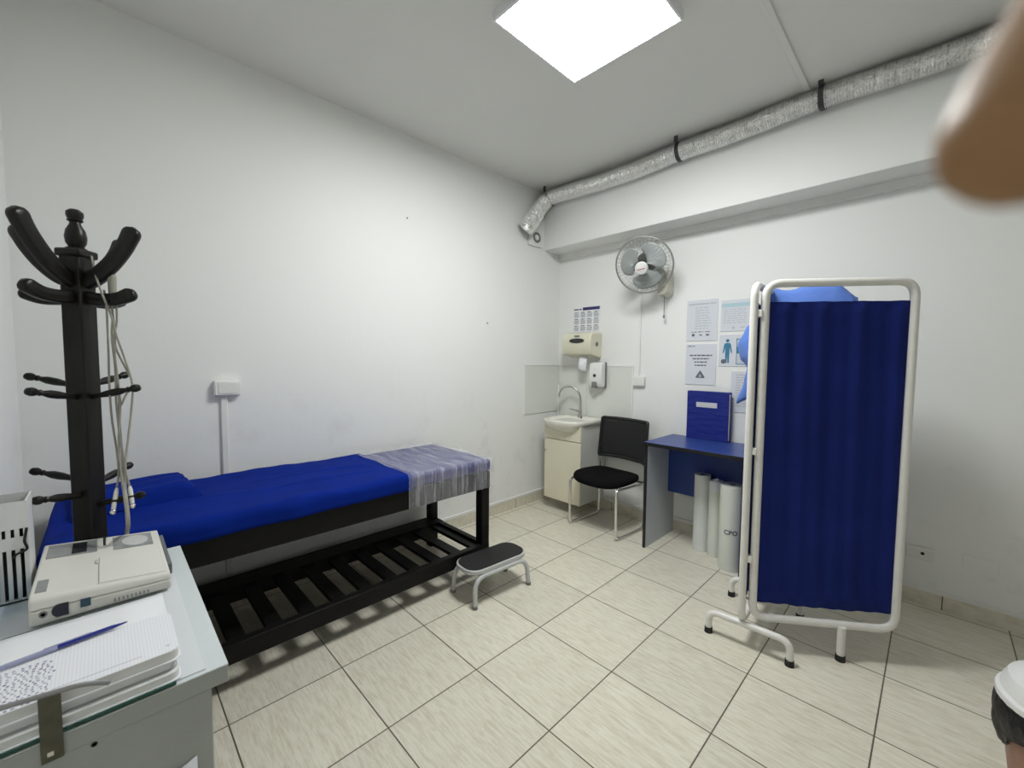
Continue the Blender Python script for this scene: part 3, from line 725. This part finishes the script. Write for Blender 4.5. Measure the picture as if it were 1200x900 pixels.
# ------------------------------------------------------------------ step stool
st = thing('step_stool', (.932, -1.79, 0), 'low grey step stool with black rubber top in front of the couch', 'step stool')
SM = Matrix.Translation((.932, -1.785, 0)) @ Matrix.Rotation(R(-4.0), 4, 'Z')
MB().prism(rrect(-.110, -.232, .110, .232, .085, 8), .186, .212).xf(SM).build('platform', M['grey_enamel'], st, bevel=.004)
MB().prism(rrect(-.100, -.222, .100, .222, .077, 8), .2122, .217).xf(SM).build('rubber_mat', M['black_rubber'], st, bevel=.001)
for sx in (-1, 1):
    b = MB(); b.tube(rpath([(sx*.118, -.212, .008), (sx*.105, -.205, .172), (sx*.105, .205, .172), (sx*.118, .212, .008)], .085, 8), .0145, 12)
    b.xf(SM).build('leg_tube', M['grey_enamel'], st)
    for sy in (-1, 1):
        MB().cyl((sx*.1185, sy*.2125, 0), (sx*.118, sy*.212, .018), .0165, n=14).xf(SM).build('rubber_foot', M['grey_plastic'], st)
b = MB(); b.box(-.095, -.16, .165, .095, -.13, .186); b.box(-.095, .13, .165, .095, .16, .186); b.xf(SM).build('cross_brace', M['grey_enamel'], st)

# ------------------------------------------------------------------ folding screen
fs_ = thing('folding_screen', (2.3, -1.0, 0), 'white tubular folding screen with navy blue cloth panels', 'folding screen')
L_ = Vector((2.262, -1.195, 0)); R_ = Vector((2.776, -.815, 0)); dv = (R_-L_); wid = dv.length; dv.normalize(); nv = Vector((dv.y, -dv.x, 0))
def frame(A, d, w, z0, z1, r=.0195, cr_=.075):
    b = MB(); pts = rpath([A+Vector((0, 0, z0)), A+d*w+Vector((0, 0, z0)), A+d*w+Vector((0, 0, z1)), A+Vector((0, 0, z1))], cr_, 8, closed=True)
    b.tube(pts, r, 12, closed=True); return b
def curtain(A, d, n, w, z0, z1, wig):
    def fn(u, v):
        off = wig*math.sin(u*21+.6*math.sin(v*3))*(.35+.65*v)+wig*.6*math.sin(u*47+2*v)
        return A+d*(.016+(w-.032)*u)+n*off+Vector((0, 0, z0+(z1-z0)*v-.006*math.sin(u*PI)*(1-v)))
    return MB().grid(fn, 64, 24)
frame(L_, dv, wid, .168, 1.842).build('panel_frame', M['white_enamel'], fs_)
curtain(L_, dv, nv, wid, .248, 1.752, .006).build('panel_cloth', M['screen_cloth'], fs_, solid=.002)
b = MB(); b.box(-.004, -.022, 0, 0, 0, 0)
A2 = Vector((2.222, -1.225, 0)); B2 = Vector((2.190, -.700, 0)); d2 = (B2-A2); w2 = d2.length; d2.normalize(); n2 = Vector((d2.y, -d2.x, 0))
frame(A2, d2, w2, .135, 1.842, .0180).build('panel_frame', M['white_enamel'], fs_)
curtain(A2, d2, n2, w2, .24, 1.755, .004).build('panel_cloth', M['screen_cloth'], fs_, solid=.002)
# arched feet under the rear panel and a straight foot under the front one
for fa_, fb_ in (((2.063, -1.219), (2.432, -1.198)), ((2.03, -.756), (2.382, -.723))):
    b = MB(); b.tube(rpath([(*fa_, .01), (*fa_, .118), (*fb_, .118), (*fb_, .01)], .07, 8), .0165, 12); b.build('arched_foot', M['white_enamel'], fs_)
    for q in (fa_, fb_): MB().cyl((*q, 0), (*q, .03), .0205, .0195, 14).build('rubber_tip', M['black_rubber'], fs_)
q = (2.597, -.975)
MB().cyl((*q, .01), (q[0], q[1], .17), .0175, n=14).build('straight_foot', M['white_enamel'], fs_)
MB().cyl((*q, 0), (*q, .03), .0215, .0205, 14).build('rubber_tip', M['black_rubber'], fs_)
for z in (.45, 1.0, 1.68):
    p = (L_+A2)/2
    MB().box(p.x-.016, p.y-.016, z, p.x+.016, p.y+.016, z+.035).build('hinge', M['white_enamel'], fs_, bevel=.003)

# ------------------------------------------------------------------ gown thrown over the rear panel of the screen
gb = Vector((2.196, -.775, 0))
def tab(t, T):
    for (a, x), (c, y) in zip(T, T[1:]):
        if t <= c: k = (t-a)/(c-a); k = k*k*(3-2*k); return x+(y-x)*k
    return T[-1][1]
LEFT = [(0, 0), (.20, .04), (.32, .125), (.45, .160), (.57, .145), (.66, .100), (.80, .115), (1, .155)]
def gown(u, v):
    # u along the tube (towards the wall), v across it: hangs on the left, passes over the tube, bunches up on the right
    a = (u-.5)*2
    cen = gb + d2*(a*(.105 if v < .5 else .105+.05*math.sin(PI*v))) + Vector((0, 0, 1.866))
    if v < .45:
        t = 1-v/.45; wv = 1-.55*abs(a)**1.5*max(0, t-.66)/.34
        x = -.021-tab(t, LEFT)*wv*(1-abs(a)**2.4*min(1, t*4)); z = -.012-t*.645*(1-.16*a*a*t)
        x += .004*math.sin(8*a+7*t)*min(1, t*4)
        cen = gb + d2*(a*.105*(1-.75*max(0, t-.66)/.34)) + Vector((0, 0, 1.866))
    elif v < .5:
        t = (.5-v)/.05; x = -.021*t; z = .004*(1-t)-.012*t*t
    else:
        t = (v-.5)/.5; x = .36*min(1, t*1.45)+.012*math.sin(5*a)*t
        z = tab(t, [(0, .004), (.15, -.012), (.38, .006), (.55, -.008), (.70, -.08), (1, -.32)])-.02*a*a
        z += .014*math.sin(8*a+6*t)*min(1, t*3) - .42*max(0, (abs(a)-.42)/.58)**1.15*min(1, t*5)
    return cen+Vector((x, .010*math.sin(11*v+4*a), z))
gw = MB().grid(gown, 26, 60).build('surgical_gown', M['gown'], None, solid=.003, angle=80)
tag(gw, 'light blue disposable gown thrown over the back of the folding screen', 'gown')

# ------------------------------------------------------------------ metal cabinet in the foreground
cb = thing('metal_cabinet', (1.38, -3.55, 0), 'grey metal cabinet with pale top in the left foreground', 'cabinet')
KX0, KX1, KY0, KY1, KT = .966, 1.782, -3.783, -3.334, .78
MB().box(KX0+.02, KY0, .0, KX1-.004, KY1-.03, .735).build('body', M['cabinet'], cb, bevel=.003)
MB().box(KX0, KY0, .735, KX1, KY1, KT-.0065).build('top', M['cabinet'], cb, bevel=.002)
MB().box(KX0, KY0, KT-.0065, KX1, KY1, KT-.004).build('rim', M['cabinet_top'], cb)
MB().box(KX0+.01, KY0+.002, KT-.004, KX1-.012, KY1-.040, KT-.001).build('top_cover', M['cabinet_mat'], cb)
gl = MB().box(1.33, KY0+.004, KT-.001, KX1+.002, -3.425, KT+.004).build('glass_sheet', M['green_glass'], cb)
hp = MB().box(KX1, -3.614, .735, KX1+.004, -3.586, .858).build('hasp', M['olive_metal'], cb, bevel=.001)
hp['label'] = 'olive metal hasp strap'
b = MB(); b.box(KX1+.004, -3.606, .747, KX1+.006, -3.598, .755); b.build('rivet', M['chrome'], hp)
MB().tube(rpath([(1.776, -3.775, .868), (1.782, -3.66, .866), (1.787, -3.556, .857), (1.776, -3.524, .834)], .02, 4), .0044, 10).build('locking_rod', M['rod'], cb)
for y, z in ((-3.548, .726), (-3.668, .726)):
    MB().lathe([(.005, 0), (.0035, .001), (.0035, -.001), (0, -.001)], (KX1-.004, y, z), (1, 0, 0), 12).build('screw_hole', M['black_rubber'], cb)
tag(MB().grid(lambda u, v: (KX1-.002+.006*math.sin(3*u)*v+.004*(1-v), -3.55+.155*u, .375+.225*v*(.80+.20*u)), 6, 6).build('plastic_pocket', M['clear_cover'], None, solid=.002),
    'clear plastic document pocket on the end face of the grey cabinet', 'document pocket')

# ------------------------------------------------------------------ notebooks, pen, electrocardiograph, basket on the cabinet
def book(z0, z1, x0, y1, cover, label, y0=-3.78, x1=1.768, page=None, r=.018):
    t = thing('notebook', ((x0+x1)/2, (y0+y1)/2, z0), label, 'notebook', 'notebooks on the cabinet')
    MB().prism(rrect(x0, y0, x1, y1, r), z0, z0+.0022).build('cover', cover, t)
    MB().prism(rrect(x0+.003, y0, x1-.004, y1-.003, r), z0+.0022, z1).build('pages', page or M['page_edges'], t)
    return t
book(KT+.0042, .801, 1.60, -3.414, M['paper'], 'bottom notebook of the stack on the cabinet, with white cover', x1=1.779)
book(.8012, .821, 1.595, -3.419, M['cover_grey'], 'grey covered notebook in the middle of the stack on the cabinet', x1=1.764)
t = book(.8212, .842, 1.582, -3.413, M['paper'], 'open squared-paper notebook with handwriting on top of the stack', x1=1.768)
MB().prism(rrect(1.585, -3.78, 1.764, -3.416, .02), .8422, .8432).build('top_page', M['grid_paper'], t)
b = MB()
for r_ in range(17):
    x = 1.628+r_*.0082; y = -3.775; end = -3.60-.012*random.random()+.0*r_
    while y < end:
        w = random.uniform(.003, .009); k = random.uniform(.0008, .0028)
        b.box(x-k, y, .8432, x+k*.5, y+w*.55, .8437); y += w+random.uniform(.001, .004)
b.build('handwriting', M['handwriting'], t)
b = MB(); b.box(1.742, -3.475, .8432, 1.7435, -3.60, .8436); b.box(1.735, -3.43, .8432, 1.738, -3.436, .8436); b.build('ruled_mark', M['ink_light'], t)
# loose sheet behind the notebook
tag(MB().grid(lambda u, v: (1.338+.24*u, -3.775+.362*v, KT+.0052+.001*u), 10, 4).build('loose_sheet', M['paper'], None, solid=.0006), 'loose white sheet on the cabinet between the machine and the notebooks', 'paper sheet')
pn = thing('ballpoint_pen', (1.60, -3.6, .8445), 'blue ballpoint pen lying across the open notebook', 'pen')
p0 = Vector((1.583, -3.492, .850)); p1 = Vector((1.611, -3.70, .850)); pd = (p1-p0)
MB().tube([p0, p0+pd*.06, p0+pd*.12, p0+pd*.5, p0+pd*.52], [.0012, .0028, .0044, .0052, .0052], 12).build('barrel', M['pen_blue'], pn)
MB().tube([p0+pd*.52, p0+pd*.9, p0+pd*1.0], [.0050, .0042, .0022], 12).build('clear_barrel', M['pen_clear'], pn)
MB().box(-.0014, 0, .004, .0014, .07, .0065).xf(Matrix.Translation(p0+pd*.28) @ Matrix.Rotation(math.atan2(pd.y, pd.x)-PI/2, 4, 'Z')).build('clip', M['pen_clear'], pn)

eg = thing('electrocardiograph', (1.12, -3.53, KT), 'ivory electrocardiograph machine with grey keypad on the cabinet', 'medical device')
EX0, EX1, EY0, EY1, EZ0, EZ1 = .914, 1.325, -3.664, -3.392, KT+.006, .853
def sl(x): return EZ1-.010*(EX1-x)/(EX1-EX0)*-1*0
MB().prism([(EX1, EZ0+.004), (EX1-.006, EZ0), (EX0, EZ0), (EX0, EZ0+.036), (EX1+.001, EZ0+.036)], EY0, EY1, to=lambda a, bb, h: (a, h, bb)).build('lower_case', M['ecg'], eg, bevel=.004)
MB().prism([(EX1+.001, EZ0+.0365), (EX0, EZ0+.0365), (EX0, EZ1), (EX1-.012, EZ1), (EX1-.002, EZ1-.008)], EY0, EY1, to=lambda a, bb, h: (a, h, bb)).build('upper_case', M['ecg_top'], eg, bevel=.005, segs=3)
MB().box(EX0+.02, -3.652, EZ1, EX0+.135, -3.545, EZ1+.002).build('display_panel', M['ecg_panel'], eg, bevel=.001)
MB().box(EX0+.03, -3.600, EZ1+.002, EX0+.125, -3.568, EZ1+.003).build('display', M['ecg_screen'], eg)
MB().box(EX0+.02, -3.508, EZ1, EX0+.145, -3.412, EZ1+.002).build('keypad', M['ecg_panel'], eg, bevel=.001)
MB().prism([(EX0+.082+.050*math.cos(2*PI*k/24), -3.455+.033*math.sin(2*PI*k/24)) for k in range(24)], EZ1+.002, EZ1+.003).build('keypad_oval', M['ecg_oval'], eg)
MB().box(EX0+.002, -3.531, EZ1-.006, EX0+.085, -3.525, EZ1+.0012).build('case_gap', M['black_rubber'], eg)
MB().box(EX0+.20, -3.540, EZ1-.001, EX1-.012, -3.402, EZ1+.004).build('paper_lid', M['ecg_top'], eg, bevel=.002)
MB().box(EX0+.215, -3.547, EZ1-.001, EX0+.245, -3.540, EZ1+.0035).build('lid_catch', M['ecg_oval'], eg, bevel=.001)
MB().box(EX0+.30, -3.655, EZ1, EX1-.03, -3.635, EZ1+.001).build('nameplate', M['ecg_panel'], eg)
MB().lathe([(.0075, 0), (.0075, .003), (.0045, .003), (.0045, 0)], (EX1+.001, -3.640, .812), (1, 0, 0), 16).build('round_jack', M['grey_plastic'], eg)
MB().prism([(-3.620+.011*0, .797)]+[(-3.612+.014*math.cos(R(a)), .8125+.0155*math.sin(R(a))) for a in range(270, 89, -20)]+[(-3.596, .828), (-3.596, .797)], EX1, EX1+.003, to=lambda a, bb, h: (h, a, bb)).build('mains_inlet', M['ecg_port'], eg)
MB().box(EX1, -3.575, .805, EX1+.003, -3.556, .826).build('square_port', M['ecg_teal'], eg)
b = MB()
for k in range(9): b.box(EX1, -3.512+k*.0085, .795, EX1+.0015, -3.5085+k*.0085, .806)
b.build('vent_slots', M['ecg_panel'], eg)
MB().prism(rrect(EX0+.03, .792, EX1-.09, .838, .006), EY1, EY1+.012, to=lambda a, bb, h: (a, h, bb)).build('side_grip', M['side_grey'], eg, bevel=.003)
for x in (EX0+.03, EX1-.03):
    for y in (EY0+.03, EY1-.03): MB().cyl((x, y, KT-.001), (x, y, EZ0+.002), .008, n=10).build('foot', M['black_rubber'], eg)

for o in eg.children:      # the case is a wedge: taller along its far side
    ez = EZ0-ORG[eg.name].z
    for v in o.data.vertices:
        t = min(1, max(0, (v.co.y+ORG[eg.name].y-EY0)/(EY1-EY0)))
        if v.co.z > ez+.002: v.co.z = ez+(v.co.z-ez)*(1.13-.40*t)

bk = thing('slotted_basket', (1.0, -3.73, KT), 'white slotted plastic basket behind the machine on the cabinet', 'basket')
GX0, GX1, GY0, GY1, GZ = .99, 1.115, -3.780, -3.676, 1.06
b = MB()
b.box(GX1-.004, GY0, KT, GX1, GY1, KT+.008); b.box(GX1-.004, GY0, .928, GX1, GY1, .962); b.box(GX1-.004, GY0, .985, GX1, GY1, GZ)
y = GY0
while y < GY1: b.box(GX1-.004, y, KT+.008, GX1, min(y+.0085, GY1), .928); y += .0158
y = GY0
while y < GY1: b.box(GX1-.004, y, .962, GX1, min(y+.0090, GY1), .985); y += .0158
b.box(GX0, GY0, KT, GX1-.004, GY0+.004, GZ); b.box(GX0, GY0, KT, GX0+.004, GY1, GZ); b.box(GX0, GY1-.004, KT, GX1-.004, GY1, GZ); b.box(GX0, GY0, KT, GX1, GY1, KT+.004)
b.build('shell', M['basket'], bk)
tag(MB().box(GX0+.012, GY0+.008, KT+.006, GX1-.012, GY1-.010, 1.02).build('shade_filler', M['basket_in'], None, bevel=.006), 'black filler standing in for the shade inside the white slotted basket', 'filler')  # added black block, makes the inside look dark through the slots
MB().tube(smooth_path([(1.119, -3.678, .985), (1.121, -3.683, .95), (1.118, -3.680, .925), (1.119, -3.700, .915), (1.119, -3.704, .905)], 5), .003, 8).build('cord', M['black_rubber'], bk)
ct = thing('carton', (1.16, -3.76, KT), 'light blue and white carton at the left edge in front of the basket', 'box')
MB().box(1.122, -3.780, KT, 1.20, -3.733, .855).build('carton_body', M['carton_blue'], ct, bevel=.002)
MB().box(1.121, -3.781, .855, 1.201, -3.732, .895).build('carton_lid', M['paper'], ct, bevel=.002)
ORG[ct.name] = Vector(ct.location)

# ------------------------------------------------------------------ coat stand
cs = thing('coat_stand', (.885, -3.565, 0), 'dark wooden coat stand with curved hooks and turned pegs', 'coat stand')
SC = Vector((.868, -3.561, 0)); PH = -40
RZ = Matrix.Translation(SC) @ Matrix.Rotation(R(PH), 4, 'Z')
s_ = .030
MB().box(-s_, -s_, .02, s_, s_, 1.79).xf(RZ).build('post', M['standwood'], cs, bevel=.004)
MB().box(-.037, -.037, 1.782, .037, .037, 1.808).xf(RZ).build('collar', M['standwood'], cs, bevel=.006)
MB().lathe([(.026, 1.804), (.027, 1.811), (.019, 1.817), (.025, 1.829), (.0275, 1.848), (.024, 1.870), (.0145, 1.889), (.0135, 1.896), (.0205, 1.901), (.018, 1.906), (.022, 1.918), (.021, 1.929), (.012, 1.937), (0, 1.939)], SC, n=24).build('finial', M['standwood'], cs)
def arm(ang, pts, hw_, hh, nm):
    d = Vector((math.cos(R(ang)), math.sin(R(ang)), 0)); side = Vector((-d.y, d.x, 0))
    path = smooth_path([Vector((r_, 0, z)) for r_, z in pts], 6); rings = []
    n = len(path)
    for i, p in enumerate(path):
        t = (path[min(i+1, n-1)]-path[max(i-1, 0)]).normalized(); nm_ = Vector((-t.z, 0, t.x))
        f = 1.0
        dist = (path[-1]-p).length
        hhh = hh*(1+.12*max(0, 1-dist/.05))
        if dist < hhh: f = math.sqrt(max(.0, 1-((hhh-dist)/hhh)**2))*.98+.02
        ring = []
        for k in range(16):
            a = 2*PI*k/16; ca, sa = math.cos(a), math.sin(a)
            q = p+nm_*(math.copysign(abs(sa)**.6, sa)*hhh*f)
            ring.append(SC+d*q.x+Vector((0, 0, q.z))+side*(math.copysign(abs(ca)**.5, ca)*hw_*(.35+.65*f)))
        rings.append(ring)
    return MB().loft(rings).build(nm, M['standwood'], cs, angle=50)
for k in range(4):
    arm(PH+90*k, [(.02, 1.705), (.06, 1.725), (.105, 1.765), (.142, 1.812), (.164, 1.850), (.180, 1.886)], .016, .0245, 'coat_hook')
    arm(PH+90*k, [(.02, 1.655), (.07, 1.648), (.115, 1.650), (.150, 1.662), (.174, 1.676)], .015, .0205, 'short_hook')
def peg(ang, z, ln=.165, rise=.035):
    d = Vector((math.cos(R(ang)), math.sin(R(ang)), 0))
    st_ = SC+d*.026+Vector((0, 0, z)); ax = (d*ln+Vector((0, 0, rise))).normalized()
    MB().lathe([(.008, 0), (.009, .03), (.0125, .06), (.0125, .085), (.008, .105), (.007, .112), (.010, .116), (.0075, .122), (.012, .132), (.0135, .140), (.011, .150), (0, .154)], st_, ax, 14).build('peg', M['standwood'], cs)
for k in range(4):
    near = k in (0, 1)
    peg(PH+90*k, 1.325 if near else 1.362); peg(PH+90*k, (.998, .958, 1.020, 1.044)[k])
b = MB(); b.box(-.045, -.045, 0, .045, .045, .035); b.xf(RZ).build('base', M['standwood'], cs, bevel=.006)

# ------------------------------------------------------------------ electrode leads hanging from the stand
ec = thing('electrode_leads', (.93, -3.47, .9), 'bundle of grey electrode leads hanging from the coat stand', 'cable')
def at(u, v, dist):
    d = fw + cr*((u-600)/F) - cu_*((v-450)/F)
    return CAM + d.normalized()*dist
strands = [[(107, 300, 1.99), (112, 322, 1.96), (118, 340, 1.93), (124, 355, 1.92), (131, 372, 1.92), (136, 392, 1.92), (146, 420, 1.92), (155, 450, 1.91), (154, 480, 1.91), (150, 515, 1.91), (147, 545, 1.91), (148, 585, 1.91), (149, 612, 1.91)],
           [(122, 340, 1.96), (125, 365, 1.95), (127, 410, 1.95), (128, 450, 1.94), (131, 490, 1.93), (137, 530, 1.93), (139, 556, 1.92), (136, 575, 1.92)],
           [(131, 340, 1.95), (132, 372, 1.94), (131, 395, 1.94), (135, 430, 1.93), (136, 470, 1.93), (141, 515, 1.92), (147, 550, 1.91), (153, 575, 1.91)],
           [(135, 340, 1.95), (137, 375, 1.93), (133, 400, 1.94), (136, 440, 1.94), (141, 475, 1.92), (139, 520, 1.92), (143, 560, 1.91), (149, 600, 1.90)],
           [(128, 340, 1.95), (134, 385, 1.93), (135, 420, 1.92), (139, 455, 1.93), (140, 490, 1.93), (143, 530, 1.92), (146, 565, 1.91), (150, 600, 1.90)],
           [(133, 398, 1.94), (138, 413, 1.93), (146, 429, 1.925), (154, 444, 1.91)], [(156, 452, 1.92), (148, 462, 1.92), (142, 475, 1.925)]]
for s in strands:
    MB().tube(smooth_path([at(*q) for q in s], 5), .0030, 8).build('lead', M['cable_grey'], ec)
MB().tube(smooth_path([at(143, 555, 1.92), at(148, 590, 1.90), at(150, 612, 1.90), Vector((.93, -3.47, .868)), Vector((.909, -3.474, .835))], 5), .0062, 10).build('trunk_cable', M['cable_grey'], ec)
a0, a1 = at(131, 318, 1.96), at(132, 345, 1.95); dd = (a1-a0)
MB().tube([a0, a0+dd*.15, a0+dd*.3, a0+dd], [.006, .010, .0115, .0105], 12).build('cable_clamp', M['cable_grey'], ec)
for (p, q) in (((137, 572, 1.92), (133, 597, 1.915)), ((152, 570, 1.91), (155, 590, 1.905))):
    p, q = at(*p), at(*q); d = q-p
    MB().tube([p, p+d*.2, p+d], [.004, .0062, .0062], 12).build('plug', M['cable_white'], ec)
    MB().cyl(p+d*.55, p+d*.66, .0068, n=12).build('plug_band', M['black_rubber'], ec)
    MB().sphere(q+d.normalized()*.008, .0085, 12).build('electrode_cup', M['chrome'], ec)

# ------------------------------------------------------------------ bin at the right edge
bn = thing('waste_bin', (3.232, -1.45, 0), 'brown waste bin with black bag and white lid at the right edge', 'bin')
bc = Vector((3.232, -1.45, 0))
MB().lathe([(.125, 0), (.13, .01), (.170, .33), (.174, .39), (.170, .39), (.165, .33), (.12, .015), (0, .012)], bc, n=36).build('body', M['bin_brown'], bn)
def bag(u, v):
    a = 2*PI*u; low = .29+.10*math.cos(a+R(55))+.010*math.sin(9*a)
    z = .415-(.415-low)*v; r_ = (.182-.020*v*(.415-low)/.2)+.006*math.sin(13*a+5*v)*v+.004*math.sin(29*a)*v+.016*math.sin(v*PI)
    return bc+Vector((r_*math.cos(a), r_*math.sin(a), z))
MB().grid(bag, 90, 14).build('bag', M['bag_black'], bn, solid=.002, angle=60)
MB().lathe([(.172, .395), (.186, .395), (.189, .405), (.187, .418), (.177, .424), (.175, .440), (.162, .470), (.12, .495), (.06, .503), (0, .505)], bc, n=40).build('lid', M['bin_lid'], bn)
MB().prism(rrect(-.10, -.065, .10, .065, .03), .488, .5045).xf(Matrix.Translation(bc) @ Matrix.Rotation(R(20), 4, 'Z')).build('swing_flap', M['bin_lid'], bn, bevel=.004)

# ------------------------------------------------------------------ photographer's hand at the upper right, close to the camera
def from_cam(u, v, k): return CAM + (fw + cr*((u-600)/F) - cu_*((v-450)/F))*k
FT = from_cam(1180, 203, .056); FK = from_cam(1350, -110, .076)
fd = (FT-FK).normalized()
side = fd.cross(cr).normalized()       # roughly away from the camera
hand_verts = []; hand_edges = []; hand_r = []
def hv(p, r): hand_verts.append(Vector(p)); hand_r.append(r); return len(hand_verts)-1
def chain(idx, pts):
    for p, r in pts:
        j = hv(p, r); hand_edges.append((idx, j)); idx = j
    return idx
wr0 = FK - fd*.115 + cr*.035 - fw*.02
root = hv(wr0, .026)
palm = -fd.cross(cr).normalized()
acr = fd.cross(palm).normalized()
if acr.dot(cr) < 0: acr = -acr
p_mid = hv(wr0 + fd*.045, .024); hand_edges.append((root, p_mid))
chain(root, [(wr0 - fd*.06 + cr*.02, .026), (wr0 - fd*.16 + cr*.06, .032)])
# index finger reaching down into the frame
chain(p_mid, [(FK - fd*.035, .0135), (FK, .0112), (FT - fd*.024, .0112), (FT - fd*.009, .0108), (FT, .0085)])
for i, (L1, sp) in enumerate(((.085, .024), (.080, .046), (.062, .066))):
    b0 = wr0 + fd*.085 + acr*sp; b1 = b0 + fd*L1*.45 + fw*.004; b2 = b1 - fw*.010 + fd*L1*.18 ; b3 = b2 - fw*.018 - fd*.008
    chain(p_mid, [(b0 - fd*.02, .011), (b0, .0095), (b1, .0088), (b2 + acr*.004, .0082), (b3 + acr*.006, .007)])
chain(root, [(wr0 + fd*.03 - acr*.028 - fw*.01, .014), (wr0 + fd*.062 - acr*.046 - fw*.022, .0105), (wr0 + fd*.088 - acr*.052 - fw*.032, .009)])
me = bpy.data.meshes.new('hand'); me.from_pydata([p - wr0 for p in hand_verts], hand_edges, []); me.update()
ho = bpy.data.objects.new('person', me); COL.objects.link(ho); ho.location = wr0
sk = ho.modifiers.new('skin', 'SKIN')
for i, sv in enumerate(me.skin_vertices[0].data): sv.radius = (hand_r[i], hand_r[i]); sv.use_root = (i == 0)
ss = ho.modifiers.new('sub', 'SUBSURF'); ss.levels = 2; ss.render_levels = 2
me.materials.append(M['skin'])
for p in me.polygons: p.use_smooth = True
sk.use_smooth_shade = True
tag(ho, 'person of whom only a blurred brown fingertip shows at the upper right', 'person')

# ------------------------------------------------------------------ camera, world, view
cd = bpy.data.cameras.new('camera'); cam = bpy.data.objects.new('camera', cd); COL.objects.link(cam)
cd.sensor_fit = 'HORIZONTAL'; cd.sensor_width = 36; cd.lens = F/1200*36; cd.clip_start = .005; cd.clip_end = 50
mw = Matrix((( cr.x, cu_.x, -fw.x, CAM.x), (cr.y, cu_.y, -fw.y, CAM.y), (cr.z, cu_.z, -fw.z, CAM.z), (0, 0, 0, 1)))
cam.matrix_world = mw
cd.dof.use_dof = True; cd.dof.focus_distance = 2.4; cd.dof.aperture_fstop = 4.2
S.camera = cam
w = bpy.data.worlds.new('world'); S.world = w; w.use_nodes = True
w.node_tree.nodes['Background'].inputs[0].default_value = (.8, .85, .9, 1); w.node_tree.nodes['Background'].inputs[1].default_value = .0
S.view_settings.view_transform = 'Standard'; S.view_settings.look = 'None'; S.view_settings.gamma = 1
S.view_settings.use_curve_mapping = False; S.view_settings.exposure = 0.63
S.cycles.max_bounces = 10; S.cycles.diffuse_bounces = 6; S.cycles.transparent_max_bounces = 12
S.cycles.sample_clamp_indirect = 6
